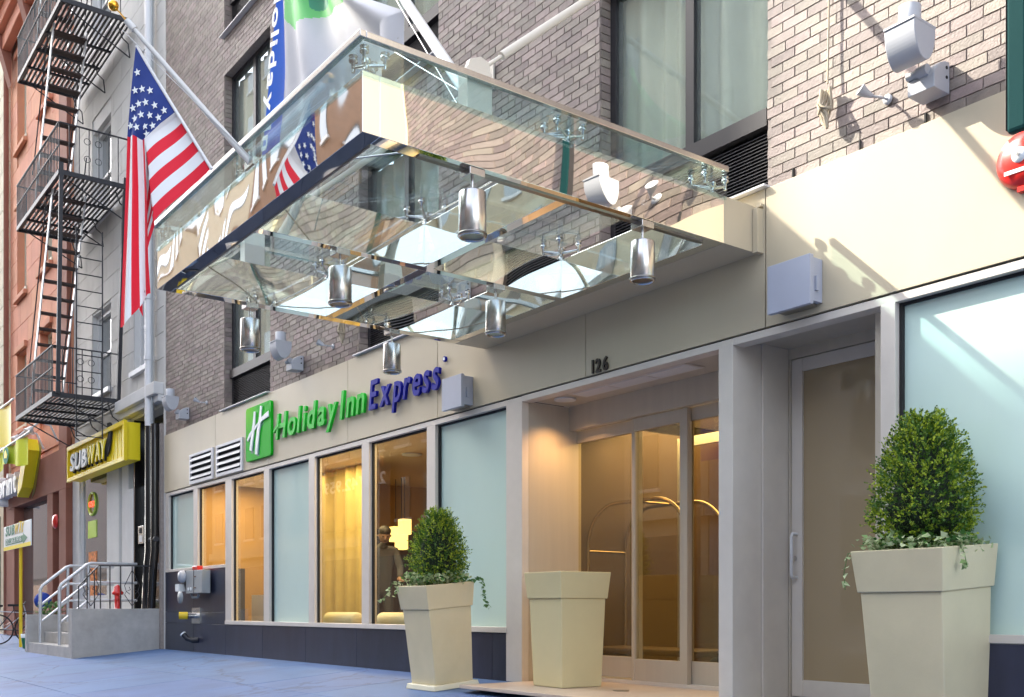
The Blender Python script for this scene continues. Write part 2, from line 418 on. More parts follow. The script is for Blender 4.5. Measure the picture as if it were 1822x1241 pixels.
def near(b):   # size in the photograph: nearest and in frame first
    x = (b[0]+b[1])/2; z = b[2]; f = (-0.803, 0.596); s = f[0]*x+f[1]*6.02; r = 0.596*x+0.803*6.02
    u = 911+1847*r/s; v = 1085-1847*(z-0.7)/s
    if not (-20 < u < 1840 and v > -10): return 999
    if 640 < u < 1290 and v > 60+(u-650)*0.35: return 999  # covered by the canopy
    return s
bl.sort(key=near)
BM = {}
def brick_mesh(w):
    k = round(w, 2)
    if k not in BM: BM[k] = MB().box(-k/2, k/2, -0.001, 0.012, -(CH-J)/2, (CH-J)/2).mesh('brick', 'brick')
    return BM[k], w/k
for b in bl[:300]:
    me, sc = brick_mesh(b[1]-b[0])
    inst('brick', me, wall, ((b[0]+b[1])/2, random.uniform(-.002, .002), (b[2]+b[3])/2), scale=(sc, 1, 1))
rest = MB()
for b in bl[300:]:
    d = random.uniform(-.002, .002)
    x0, x1, z0, z1 = b; y = -0.001+d
    if z0 < 12: rest.add([(x0,y,z0),(x1,y,z0),(x1,y,z1),(x0,y,z1),(x0,.008,z0),(x1,.008,z0),(x1,.008,z1),(x0,.008,z1)],
             [(0,1,2,3),(1,5,6,2),(3,2,6,7),(0,3,7,4),(0,4,5,1)])
# jamb bricks on the window sides that face the camera
for (a, b) in WINS:
    for (l0, l1) in LV[:3]:
        r = 0; z = l0
        while z < l1-0.03:
            rest.add([(a, .012, z), (a, .118, z), (a, .118, z+CH-J), (a, .012, z+CH-J), (a+.010, .012, z), (a+.010, .118, z), (a+.010, .118, z+CH-J), (a+.010, .012, z+CH-J)],
                     [(4,5,6,7),(0,4,7,3),(1,2,6,5),(3,7,6,2),(0,1,5,4)]); z += CH
rest.build('brickwork', 'brick', wall, kind='stuff', fixn=True)
# weep vents along the lowest course on the right
for x in (-3.72, -4.2, -4.75):
    box('weep_vent', 'joint_dark', wall, x, x+0.012, -0.0135, 0, PANEL_T+0.01, PANEL_T+0.07)
# upper windows
for wi, (a, b) in enumerate(WINS):
    for si, (l0, l1) in enumerate(LV[:3]):
        g0 = l0+0.62; Y0 = 0.12
        fr = MB()
        fr.box(a+0.012, a+0.075, Y0, Y0+0.09, l0, l1-.005).box(b-0.06, b-.004, Y0, Y0+0.09, l0, l1-.005)
        fr.box(a+.075, b-.06, Y0, Y0+0.09, l1-0.06, l1-.005)
        fr.box(a+.075, b-.06, Y0-.06, Y0+0.09, g0-0.13, g0)
        fr.box(a+.075, b-.06, Y0, Y0+.06, l0, l0+.03)
        mid = a+(b-a)*0.52
        fr.box(mid-0.045, mid+0.045, Y0-.004, Y0+0.08, g0, l1-0.06)
        w = fr.build('window', 'bronze', hotel)
        box('pane', 'glass_upper', w, a+.075, mid-.045, Y0+.035, Y0+.041, g0, l1-.06)
        box('pane', 'glass_upper', w, mid+.045, b-.06, Y0+.035, Y0+.041, g0, l1-.06)
        def cf(a=a, b=b, g0=g0, l1=l1, ph=random.random()*6):
            return lambda u, v: (a-.75+(b-a+.7)*u, 0.28+0.034*math.sin(u*62+ph+math.sin(u*11)*1.5)+0.024*math.sin(u*31+ph), g0-.3+(l1-g0+.3)*v)
        c = MB().grid(cf(), 120, 1); c.build('curtain', 'curtain', w, label='pale pleated curtain', fixn=False)
        box('room_wall', 'white_trim', w, a-1.0, b+.02, 0.60, 0.7, l0, l1+.1)
        box('back_board', 'dark_void', w, a+.04, b-.03, Y0+.07, Y0+.085, l0+.03, g0-.13)
        # louvre blades below the glass
        n = 17; bl_me = MB().add([(0,0,0),(1,0,0),(1,.05,.016),(0,.05,.016),(0,0,-.005),(1,0,-.005),(1,.05,.011),(0,.05,.011)],
                                [(0,1,2,3),(7,6,5,4),(0,4,5,1),(1,5,6,2),(2,6,7,3),(3,7,4,0)]).mesh('louvre_blade', 'louvre')
        for k in range(n):
            z = l0+0.035+k*(g0-.14-l0-.04)/n
            inst('louvre_blade', bl_me, w, (a+.078, Y0-.02, z), scale=(b-a-.14, 1, 1))
        MB().box(a-.03, b+.03, -0.075, Y0, l0-.018, l0-.001).build('sill', 'white_trim', hotel, bevel=.003)
# beige cladding panels
PJ = [-18.38, -15.905, -13.849, -11.463, -9.411, -6.979, -4.973, -2.0, 0.1]
for a, b in zip(PJ[:-1], PJ[1:]):
    MB().box(a+.005, b-.005, -0.032, 0.0, PANEL_B+.012, PANEL_T-.004).build('cladding_panel', 'cream_panel', hotel, bevel=.002)
box('panel_backing', 'joint_dark', hotel, XL, 3.6, 0.002, 0.3, PANEL_B+.003, PANEL_T+.004)
# cream clad bay beyond the right edge of the picture
for k in range(6):
    for j in range(2):
        MB().box(0.1+j*1.75+.006, 0.1+(j+1)*1.75-.006, -0.04, 0.0, PANEL_B+.012+k*1.6, PANEL_B+(k+1)*1.6).build('cladding_panel', 'cream_panel', hotel, bevel=.002)
box('bay_backing', 'joint_dark', hotel, 0.1, 3.6, 0.002, 0.3, PANEL_T+.01, 15)
# small filler strips beside the canopy root
MB().box(-5.035, -4.99, -0.10, -0.032, 3.30, 3.62).box(-5.035, -4.99, -.06, -.032, 3.64, 3.66).build('filler_strip', 'cream_panel', hotel)
# ground floor shopfront frame
HB = 2.69
fr = MB()
fr.box(XL+.05, -8.18, -.02, .10, HB, PANEL_B)                       # head left
fr.box(-7.925, -5.43, -.022, .10, HB, PANEL_B).box(-5.29, .1, -.022, .10, HB, PANEL_B)
FW = [(-18.33, -18.18), (-16.943, -16.742), (-15.527, -15.275), (-14.056, -13.869), (-12.59, -12.414), (-11.131, -10.95), (-9.65, -9.479)]
for i, (a, b) in enumerate(FW):
    fr.box(a, b, -.02, .09, (1.40 if i < 2 else 0.528), HB)
fr.box(-18.33, -15.527, -.03, .09, 1.352, 1.40)
fr.box(-15.527, -8.18, -.03, .09, 0.472, 0.528)
fr.box(-3.918, 0.1, -.03, .09, 0.50, 0.55)
shop = fr.build('shopfront_frame', 'aluminium', hotel, bevel=.003)
MB().box(-8.18, -7.925, -.024, 0.06, 0.0, PANEL_B-.004).build('pier', 'aluminium', hotel, bevel=.003)
MB().box(-5.43, -5.29, -.026, 0.30, 0.0, 2.743).build('pier', 'aluminium', hotel, bevel=.003)
MB().box(-4.025, -3.918, -.026, .09, 0.0, HB).build('pier', 'aluminium', hotel, bevel=.003)
# window dark gaskets + panes
panes = [(-18.18, -16.943, 1.40, 'frosted'), (-16.742, -15.527, 1.40, 'glass_clear'), (-15.275, -14.056, .528, 'glass_clear'), (-13.869, -12.59, .528, 'frosted'),
         (-12.414, -11.131, .528, 'glass_clear'), (-10.95, -9.65, .528, 'glass_clear'), (-9.479, -8.18, .528, 'frosted'), (-3.918, 0.1, .55, 'frosted')]
for a, b, z, m in panes:
    box('pane', m, shop, a, b, .050, .056 if m != 'frosted' else .062, z, HB)
    g = MB().box(a, a+.022, .020, .049, z, HB).box(a+.022, b, .026, .049, HB-.018, HB)
    g.build('gasket', 'joint_dark', shop)
# granite base tiles
tl = []
x = -18.36
for w in (1.42, 1.42): tl.append((x, x+w-.006, 0.66, 1.35)); x += w
x = -18.36
while x < -8.2:
    w = min(1.42, -8.18-x); tl.append((x, x+w-.006, -0.0, 0.466)); x += 1.42
x = -18.36
for w in (1.42, 1.42): tl.append((x, x+w-.006, 0.472, 0.654)); x += w
x = -3.91
while x < 0.1: tl.append((x, min(x+1.2, .1)-.006, 0.0, .494)); x += 1.2
for a, b, c, d in tl: MB().box(a, b, -.018, .02, c, d).build('base_tile', 'granite', hotel, bevel=.002)
box('base_core', 'joint_dark', hotel, XL, -8.18, .022, .3, -.02, .47); box('base_core', 'joint_dark', hotel, XL, -15.53, .022, .3, .472, 1.34)
box('base_core', 'joint_dark', hotel, -3.9, .1, .022, .3, -.02, .49)
# corner strip at the left end
MB().box(XL-.10, XL, -.01, .3, 0, 15).build('corner_strip', 'pale_stone', hotel)
# lobby interior behind the clear glass
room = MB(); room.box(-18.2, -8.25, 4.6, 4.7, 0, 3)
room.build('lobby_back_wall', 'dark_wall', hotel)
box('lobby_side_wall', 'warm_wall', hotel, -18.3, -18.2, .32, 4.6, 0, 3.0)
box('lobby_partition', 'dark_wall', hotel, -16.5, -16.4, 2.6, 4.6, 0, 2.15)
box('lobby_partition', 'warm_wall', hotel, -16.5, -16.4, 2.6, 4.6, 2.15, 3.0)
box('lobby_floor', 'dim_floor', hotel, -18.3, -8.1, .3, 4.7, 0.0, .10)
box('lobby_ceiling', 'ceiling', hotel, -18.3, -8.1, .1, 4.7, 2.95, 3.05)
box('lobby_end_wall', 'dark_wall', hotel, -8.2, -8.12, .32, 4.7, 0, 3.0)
# drapes inside the fifth window
dr = MB().grid(lambda u, v: (-16.3+2.5*u, 1.62+.05*math.sin(u*44), .12+2.8*v), 80, 1); dr.build('drape', 'drape', hotel, label='mustard yellow drape', fixn=False)
box('counter', 'white_trim', hotel, -17.2, -16.2, 1.1, 1.8, .1, .95)
for (a, b, c, d, z0, z1) in ((-12.6, -12.0, .25, .5, .1, .62), (-11.8, -11.2, .25, .5, .1, .60)): pass
for x in (-12.35, -10.9):
    bs = thing('bolster_cushion', 'pale cylindrical cushion on the bench just inside the %s clear window' % ('left part of the fifth' if x < -12 else 'sixth'), 'cushion', (x, .36, .56), 'bolster cushions behind the glass')
    MB().lathe([(0.02, -.42), (.085, -.415), (.105, -.38), (.105, .38), (.085, .415), (.02, .42)], (0, 0, 0), 20, axis='x').build('cushion_body', 'bolster', bs, local=True)
bench = thing('window_bench', 'long brown upholstered bench along the inside of the shopfront', 'bench', (-11.4, .45, .1))
MB().box(-13.8, -9.6, .26, .80, .36, .455).build('seat', 'dark_wall', bench, bevel=.02)
MB().box(-13.8, -9.6, .70, .80, .10, .36).build('base', 'dark_wall', bench)
# interior area lights (the lobby is lit)
def area(name, loc, sx, sy, e, col, rot=(0, 0, 0)):
    d = bpy.data.lights.new(name, 'AREA'); d.shape = 'RECTANGLE'; d.size = sx; d.size_y = sy; d.energy = e; d.color = col
    o = bpy.data.objects.new(name, d); COL.objects.link(o); o.location = loc; o.rotation_euler = rot; return o
area('lobby_light', (-16.6, 1.1, 2.9), 2.4, 1.0, 17, (1, .70, .34))
area('lobby_light', (-12.2, 1.0, 2.9), 5.0, .9, 34, (1, .72, .36))
area('vestibule_light', (-7.4, 2.2, 2.62), 2.4, 1.6, 24, (1, .70, .28))
# pendant lamps in the lobby
for i, (u, x, y, z, lb) in enumerate(((0, -15.21, 3.0, 2.10, 'highest and rightmost'), (1, -15.32, 3.0, 1.85, 'lowest'), (2, -15.6, 3.05, 2.0, 'leftmost, behind the man'))):
    t = thing('pendant_lamp', 'glowing square amber pendant lamp in the lobby, %s of the three' % lb, 'lamp', (x, y, z), 'amber pendant lamps in the lobby')
    MB().box(-.085, .085, -.085, .085, -.13, .13).build('lamp_shade', 'lampshade', t, local=True, bevel=.01)
    MB().tube([(0, 0, .13), (0, 0, 2.95-z)], .006, 6).build('cord', 'black_iron', t, local=True)
for i, (x, y, lb) in enumerate(((-12.9, 1.75, 'nearer the street'), (-13.5, 2.7, 'deeper in the room'))):
    t = thing('ceiling_downlight', 'round white glowing ceiling light inside the sixth window, the one %s' % lb, 'ceiling light', (x, y, 2.945), 'lobby ceiling lights')
    MB().lathe([(.12, -.012), (.12, -.002)], (0, 0, 0), 20).build('diffuser', 'lamp_glow', t, local=True)
    MB().lathe([(.121, -.016), (.145, -.016), (.145, -.001), (.121, -.001)], (0, 0, 0), 20).build('trim_ring', 'white_trim', t, local=True)
# ---- main entrance recess
RV = 0.55
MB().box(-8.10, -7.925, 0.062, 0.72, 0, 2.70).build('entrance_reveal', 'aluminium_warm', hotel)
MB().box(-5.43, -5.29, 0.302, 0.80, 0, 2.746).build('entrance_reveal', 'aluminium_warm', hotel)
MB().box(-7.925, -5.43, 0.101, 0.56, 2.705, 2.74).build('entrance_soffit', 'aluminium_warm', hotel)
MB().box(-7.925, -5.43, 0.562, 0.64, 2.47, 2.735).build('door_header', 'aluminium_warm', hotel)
def door_leaf(name, x0, x1, y, z0, z1, st, sb, m='aluminium_warm', gm='glass_door', lab=None, bot=.20, top=.12):
    f = MB(); f.box(x0, x0+st, y, y+.05, z0, z1).box(x1-sb, x1, y, y+.05, z0, z1)
    f.box(x0+st, x1-sb, y+.003, y+.047, z0, z0+bot).box(x0+st, x1-sb, y+.003, y+.047, z1-top, z1)
    o = f.build(name, m, hotel, label=lab, bevel=.003)
    box('pane', gm, o, x0+st, x1-sb, y+.022, y+.030, z0+bot, z1-top); return o
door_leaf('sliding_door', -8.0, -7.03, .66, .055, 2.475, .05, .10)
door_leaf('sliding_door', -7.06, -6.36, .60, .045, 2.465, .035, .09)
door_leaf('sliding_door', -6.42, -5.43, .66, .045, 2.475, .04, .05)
MB().box(-7.925, -5.43, .58, .76, .0125, .045).build('threshold', 'aluminium', hotel)
# vestibule behind the doors
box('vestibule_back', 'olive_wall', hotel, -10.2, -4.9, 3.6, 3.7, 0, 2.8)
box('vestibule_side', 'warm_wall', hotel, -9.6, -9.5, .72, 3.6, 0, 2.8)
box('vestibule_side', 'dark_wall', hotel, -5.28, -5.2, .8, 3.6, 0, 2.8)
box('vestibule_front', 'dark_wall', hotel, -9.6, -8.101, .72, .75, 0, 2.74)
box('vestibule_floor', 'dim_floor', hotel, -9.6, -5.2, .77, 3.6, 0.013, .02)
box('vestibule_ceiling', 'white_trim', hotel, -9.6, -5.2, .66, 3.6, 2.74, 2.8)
vd = MB().box(-7.75, -7.66, 1.9, 1.95, .03, 2.5).box(-6.75, -6.66, 1.9, 1.95, .03, 2.5).box(-7.66, -6.75, 1.9, 1.95, 2.4, 2.5).build('inner_door', 'galvanised', hotel)
box('pane', 'glass_door', vd, -7.66, -6.75, 1.92, 1.93, .03, 2.4)
cv = MB().grid(lambda u, v: (-7.5+1.0*u, 3.35+.03*math.sin(u*50), .1+2.3*v), 60, 1); cv.build('drape', 'curtain', hotel, label='pale drape at the back of the vestibule', fixn=False)
# ceiling grille in the recess
gl = thing('ceiling_grille', 'long white three panel grille set in the entrance soffit', 'vent', (-6.7, .24, 2.70))
MB().box(-7.42, -5.93, .12, .36, 2.695, 2.7045).build('grille_frame', 'aluminium', gl)
for k in range(3): box('grille_panel', 'white_trim', gl, -7.38+k*.49, -6.92+k*.49, .15, .33, 2.690, 2.6945)
dl = thing('recessed_downlight', 'lit warm recessed downlight in the entrance soffit by the left reveal', 'light', (-7.63, .28, 2.70))
MB().lathe([(.085, -.012), (.085, -.003)], (-7.63, .27, 2.703), 20).build('diffuser', 'lamp_glow', dl)
MB().lathe([(.087, -.016), (.105, -.014), (.105, -.0), (.087, -.0)], (-7.63, .27, 2.704), 24).build('trim_ring', 'white_trim', dl)
sp = bpy.data.lights.new('downlight_beam', 'SPOT'); sp.energy = 11; sp.color = (1, .55, .22); sp.spot_size = R(120); sp.spot_blend = 0.8; sp.shadow_soft_size = .05
spo = bpy.data.objects.new('downlight_beam', sp); COL.objects.link(spo); spo.location = (-7.63, .28, 2.68)
# ---- side door recess
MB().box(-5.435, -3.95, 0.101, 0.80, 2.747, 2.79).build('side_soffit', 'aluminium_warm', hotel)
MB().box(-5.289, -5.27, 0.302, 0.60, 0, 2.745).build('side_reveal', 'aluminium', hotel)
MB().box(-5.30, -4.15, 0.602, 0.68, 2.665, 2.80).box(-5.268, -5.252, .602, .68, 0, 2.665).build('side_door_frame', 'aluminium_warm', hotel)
sd = door_leaf('side_door', -5.25, -4.20, .615, .02, 2.66, .10, .10, 'aluminium', 'frosted_tan', 'tall side door with bronze tinted glass and a bar handle', bot=.13, top=.10)
h = MB().tube([(-5.20, .615, 1.29), (-5.20, .56, 1.29), (-5.20, .55, 1.27), (-5.20, .55, .97), (-5.20, .56, .95), (-5.20, .615, .95)], .013, 8).build('handle', 'white_trim', sd)
MB().lathe([(.02, -.012), (.02, 0)], (-5.215, .613, 1.10), 12, axis='y').build('lock', 'steel', sd)
MB().box(-5.289, -3.95, -.02, .60, -.02, .015).build('side_threshold', 'concrete', hotel)
box('side_back', 'dark_wall', hotel, -5.2, -3.9, .75, .8, 0, 2.8)
MB().box(-4.15, -4.0, .10, .68, 0, 2.745).build('side_reveal', 'aluminium_warm', hotel)

# ================================================================= HOTEL SIGN
sg = thing('hotel_sign', 'raised green and blue hotel name letters with a green H square on beige panels', 'sign', (-12, -.032, 3.2))
def rrect(x0, x1, z0, z1, r, n=5):
    pts = []
    for cx, cz, a0 in ((x1-r, z1-r, 0), (x0+r, z1-r, 90), (x0+r, z0+r, 180), (x1-r, z0+r, 270)):
        for k in range(n+1): a = R(a0+90*k/n); pts.append((cx+r*math.cos(a), cz+r*math.sin(a)))
    return pts
# green square with lime to green print
mg = MATS['sign_green']; n_ = mg.node_tree.nodes; l_ = mg.node_tree.links
gp = n_.new("ShaderNodeNewGeometry"); sx_ = n_.new("ShaderNodeSeparateXYZ"); l_.new(gp.outputs["Position"], sx_.inputs[0])
m1 = n_.new("ShaderNodeMapRange"); m1.inputs["From Min"].default_value = -14.58; m1.inputs["From Max"].default_value = -14.1; l_.new(sx_.outputs[0], m1.inputs[0])
m2 = n_.new("ShaderNodeMapRange"); m2.inputs["From Min"].default_value = 3.7; m2.inputs["From Max"].default_value = 3.15; l_.new(sx_.outputs[2], m2.inputs[0])
ad = n_.new("ShaderNodeMath"); ad.operation = 'MAXIMUM'; l_.new(m1.outputs[0], ad.inputs[0]); l_.new(m2.outputs[0], ad.inputs[1])
cr = n_.new("ShaderNodeValToRGB"); cr.color_ramp.elements[0].color = (.16, .60, .005, 1); cr.color_ramp.elements[1].color = (.005, .42, .012, 1)
l_.new(ad.outputs[0], cr.inputs[0]); l_.new(cr.outputs[0], n_["Principled BSDF"].inputs["Base Color"])
MB().prism(rrect(-14.58, -13.68, 2.862, 3.64, .05), -.075, -.034).build('logo_square', 'sign_green', sg, bevel=.004)
def ribbon(pts, w, y0, y1, mb, mi=0):      # flat stroke of varying width with rounded ends
    P = [Vector((p[0], 0, p[1])) for p in pts]; L, Rr = [], []
    for i, p in enumerate(P):
        d = (P[min(i+1, len(P)-1)]-P[max(i-1, 0)]).normalized(); nn = Vector((-d.z, 0, d.x)); ww = w[i] if isinstance(w, (list, tuple)) else w
        L.append(p+nn*ww/2); Rr.append(p-nn*ww/2)
    poly = [(q.x, q.z) for q in L] + [(q.x, q.z) for q in reversed(Rr)]
    mb.prism(poly, y0, y1, mi)
# logo H : coordinates in the unit square of the plate
def lp(a, b): return (-14.58+.90*a, 2.862+.778*b)
hs = MB()
ribbon([lp(.40, .885), lp(.37, .70), lp(.32, .50), lp(.27, .34), lp(.235, .185)], [.060, .075, .085, .085, .080], -.091, -.076, hs)
ribbon([lp(.655, .945), lp(.62, .75), lp(.545, .52), lp(.49, .30), lp(.455, .085)], [.055, .075, .090, .095, .085], -.0915, -.0765, hs)
ribbon([lp(.105, .39), lp(.20, .475), lp(.35, .555), lp(.52, .625), lp(.70, .705), lp(.94, .755)], [.035, .060, .045, .045, .060, .085], -.092, -.077, hs)
hs.build('logo_letter', 'letter_white', sg, bevel=.003)
sh = MB(); ribbon([lp(.30, .34), lp(.265, .13)], [.09, .10], -.0762, -.0755, sh); ribbon([lp(.53, .38), lp(.50, .05)], [.10, .10], -.0763, -.0756, sh)
ribbon([lp(.50, .52), lp(.72, .64)], [.08, .03], -.0764, -.0757, sh); sh.build('logo_shadow_print', 'cool_green', sg)
lettering('Holiday', .48, .036, 'letter_green', sg, (-13.50, -.070, 3.06), bold=.010, shear=.18, width=1.88, track=.010)
lettering('Inn', .48, .036, 'letter_green', sg, (-11.58, -.070, 3.055), bold=.010, shear=.18, width=.68, track=.014)
ex = lettering('Express', .48, .036, 'letter_blue', sg, (-10.84, -.070, 3.055), bold=.008, shear=.22, width=1.58, track=.022)
# swash through the first letter, like the brushed crossbar
sw = MB(); ribbon([(-13.56, 3.165), (-13.47, 3.215), (-13.38, 3.245)], [.03, .05, .045], -.094, -.046, sw); sw.build('letter_swash', 'letter_green', sg)
MB().lathe([(.028, -.06), (.028, -.035)], (-9.24, 0, 3.35), 16, axis='y').build('registered_dot', 'letter_blue', sg)
MB().lathe([(.018, -.064), (.018, -.0605)], (-9.24, 0, 3.35), 16, axis='y').build('registered_dot_face', 'letter_white', sg)
# house number
nm = thing('house_number', 'small dark bronze numerals 126 above the entrance', 'number', (-6.76, -.033, 2.76))
lettering('126', .165, .018, 'dk_bronze', nm, (-6.875, -.046, 2.765), bold=.003, width=.235, track=.02)
# aluminium louvred vents
for (a, b) in ((-17.03, -15.97), (-15.83, -14.77)):
    t = thing('wall_vent', 'square pale louvred vent in the beige panel, the %s' % ('left one of two' if a < -16 else 'one touching the green square sign'), 'vent', (a, -.034, 2.78), 'louvred vents beside the sign')
    z0, z1 = 2.772, 3.262
    MB().box(a, a+.06, -.06, -.033, z0, z1).box(b-.06, b, -.06, -.033, z0, z1).box(a+.06, b-.06, -.06, -.033, z0, z0+.05).box(a+.06, b-.06, -.06, -.033, z1-.04, z1).build('vent_frame', 'white_trim', t)
    box('vent_back', 'dark_void', t, a+.06, b-.06, -.036, -.0335, z0+.05, z1-.04)
    for k in range(4):
        zz = z0+.07+k*.098
        MB().add([(a+.06,-.075,zz),(b-.06,-.075,zz),(b-.06,-.038,zz+.05),(a+.06,-.038,zz+.05),(a+.06,-.075,zz+.012),(b-.06,-.075,zz+.012),(b-.06,-.038,zz+.062),(a+.06,-.038,zz+.062)],
                 [(0,1,2,3),(4,7,6,5),(0,4,5,1),(1,5,6,2),(2,6,7,3),(3,7,4,0)]).build('vent_blade', 'white_trim', t)

# ================================================================= CANOPY
cx0, cx1, cy0, cy1, cz0, cz1 = -8.52, -5.04, -3.30, -0.40, 3.31, 3.648
can = thing('entrance_canopy', 'mirror polished steel and glass canopy projecting over the hotel entrance', 'canopy', (-6.8, 0, 3.31))
W = .11
def beam(a): return MB().box(*a).build('beam', 'mirror_steel', can, bevel=.002)
beam((cx0, cx1, cy0, cy0+W, cz0, cz1)); beam((cx1-W, cx1, cy0+W, cy1, cz0, cz1)); beam((cx0, cx0+W, cy0+W, cy1, cz0, cz1))
beam((-6.84, -6.76, cy0+W, cy1, cz0+.004, cz1-.01))
beam((-6.76, cx1-W, -1.84, -1.76, cz0+.004, cz1-.01)); beam((cx0+W, -6.84, -1.84, -1.76, cz0+.004, cz1-.01))
beam((-6.76, cx1-W, cy1-.09, cy1, cz0+.004, cz1-.01)); beam((cx0+W, -6.84, cy1-.09, cy1, cz0+.004, cz1-.01))
MB().box(cx0, cx1, cy1+.001, -.034, cz0, cz1).build('soffit_box', 'cream_panel', can, bevel=.002)
# dark slot strips under the front edge
MB().box(cx0+W+.02, cx1-W-.02, cy0+W+.001, cy0+W+.012, cz0-.006, cz0+.03).build('edge_trim', 'steel_dark', can)
MB().box(cx1-.10, cx1-.06, -2.9, -.55, cz0-.008, cz0-.001).build('edge_trim', 'steel_dark', can)
# roof glass in four sheets, upstand glass and cap
xs_ = [cx0-.02, -6.80, cx1+.02]; ys_ = [cy0-.02, -1.80, -.38]
for i in range(2):
    for j in range(2):
        box('roof_pane', 'glass_canopy', can, xs_[i]+.006, xs_[i+1]-.006, ys_[j]+.006, ys_[j+1]-.006, 3.800, 3.812)
UG = (3.672, 3.798)
for i in range(2):
    box('edge_pane', 'glass_canopy', can, xs_[i]+.02, xs_[i+1]-.01, cy0-.012, cy0-.002, cz1-.03, 3.797)
    box('edge_pane', 'glass_canopy', can, cx1+.003, cx1+.013, ys_[i]+.025, ys_[i+1]-.005, cz1-.03, 3.797)
    box('edge_pane', 'glass_canopy', can, cx0-.013, cx0-.003, ys_[i]+.025, ys_[i+1]-.005, cz1-.03, 3.797)
cap = MB(); cap.box(cx0-.03, cx1+.03, cy0-.03, cy0+.01, 3.814, 3.852).box(cx1-.01, cx1+.03, cy0+.01, -.38, 3.814, 3.852).box(cx0-.03, cx0+.01, cy0+.01, -.38, 3.814, 3.852)
cap.build('edge_cap', 'steel', can, bevel=.004)
# spider fittings on the beam nodes
def spider(x, y, big=True):
    m = MB(); z = 3.648
    m.lathe([(.030, 0), (.030, .025), (.016, .03), (.016, .07), (.026, .075), (.026, .095)], (x, y, z), 12)
    for (dx, dy) in ((1, 1), (-1, 1), (-1, -1), (1, -1)):
        px, py = x+dx*.105, y+dy*.105
        if not (cx0-.0 < px < cx1+.0 and py > cy0): px = min(max(px, cx0+.03), cx1-.03); py = max(py, cy0+.03)
        m.tube([(x, y, z+.06), (px, py, z+.085)], .013, 8, r2=.009)
        m.lathe([(.011, .06), (.011, .115), (.026, .118), (.026, .133), (.018, .135), (.018, .148), (.026, .150), (.026, .1515)], (px, py, z), 14)
    m.build('glass_fitting', 'steel', can)
for x in (cx1-.055, -6.8, cx0+.055):
    for y in (cy0+.055, -1.8, -.46): spider(x, y)
# thin tension rods under the glass
rods = [((cx1-.05, -1.8, 3.74), (-6.8, -3.24, 3.70)), ((-6.8, -1.8, 3.73), (cx0+.05, -3.24, 3.70)), ((-6.8, -1.8, 3.73), (cx1-.05, -.46, 3.70)), ((-6.8, -.46, 3.70), (cx0+.05, -1.8, 3.73)),
        ((-6.8, -1.8, 3.70), (cx1-.05, -1.8, 3.70)), ((-6.8, -1.8, 3.70), (cx0+.05, -1.8, 3.70))]
for p, q in rods: MB().tube([p, q], .006, 6).build('tension_rod', 'steel', can)
# stay rods up to the wall
for x in (cx1-.06, cx0+.06):
    a = Vector((x, -2.47, 3.93)); b = Vector((x, -.02, 6.0)); d = (b-a).normalized()
    m = MB().tube([a, a+d*.22], .012, 8).tube([a+d*.20, a+d*.26, b-d*.25], .027, 10).tube([b-d*.25, b], .014, 8)
    m.build('stay_rod', 'pole_cream', can)
    m = MB().box(x-.05, x+.05, -2.60, -2.42, 3.64, 3.90).prism([(-2.58, 3.90), (-2.40, 3.90), (-2.42, 3.98), (-2.48, 4.0), (-2.56, 3.96)], x-.018, x+.018, plane='yz')
    m.build('stay_bracket', 'pole_cream', can, bevel=.004)
    MB().box(x-.07, x+.07, -.03, -.012, 5.88, 6.12).build('wall_plate', 'pole_cream', can)

# pendant downlights below the canopy: one built, five copied
def pend(loc, lab):
    t = thing('canopy_downlight', lab, 'downlight', loc, 'brushed steel cylinder lights under the canopy')
    MB().box(-.055, .055, -.055, .055, -.045, -.001).build('mounting_box', 'steel', t, local=True, bevel=.003)
    MB().tube([(0, 0, -.045), (0, 0, -.135)], .010, 8).build('stem', 'steel', t, local=True)
    b = MB().lathe([(.02, -.13), (.080, -.132), (.083, -.137), (.083, -.395), (.078, -.40), (.070, -.40), (.068, -.37)], (0, 0, 0), 28).build('shade', 'steel', t, local=True)
    MB().lathe([(.0835, -.378), (.089, -.378), (.089, -.390), (.0835, -.390)], (0, 0, 0), 28).build('rim', 'steel_dark', b, local=True)
    MB().lathe([(.064, -.372), (.064, -.368)], (0, 0, 0), 20).build('lens', 'glass_bulb', t, local=True)
    return t
labs = [(-5.10, -2.53, 'steel cylinder light under the right front of the canopy, the largest'), (-5.10, -1.14, 'steel cylinder light at the canopy right rear, nearest the square grey boxes'),
        (-6.80, -2.53, 'steel cylinder light on the middle beam at the front of the canopy'), (-6.80, -1.14, 'steel cylinder light on the middle beam next to the beige soffit'),
        (-8.46, -2.53, 'steel cylinder light at the front of the left beam in front of the tall window'), (-8.46, -1.14, 'smallest steel cylinder light hanging above the word EXPRESS')]
p0 = pend((labs[0][0], labs[0][1], cz0), labs[0][2])
for x, y, lb in labs[1:]:
    c = copy_tree(p0); c.location = (x, y, cz0); c['label'] = lb

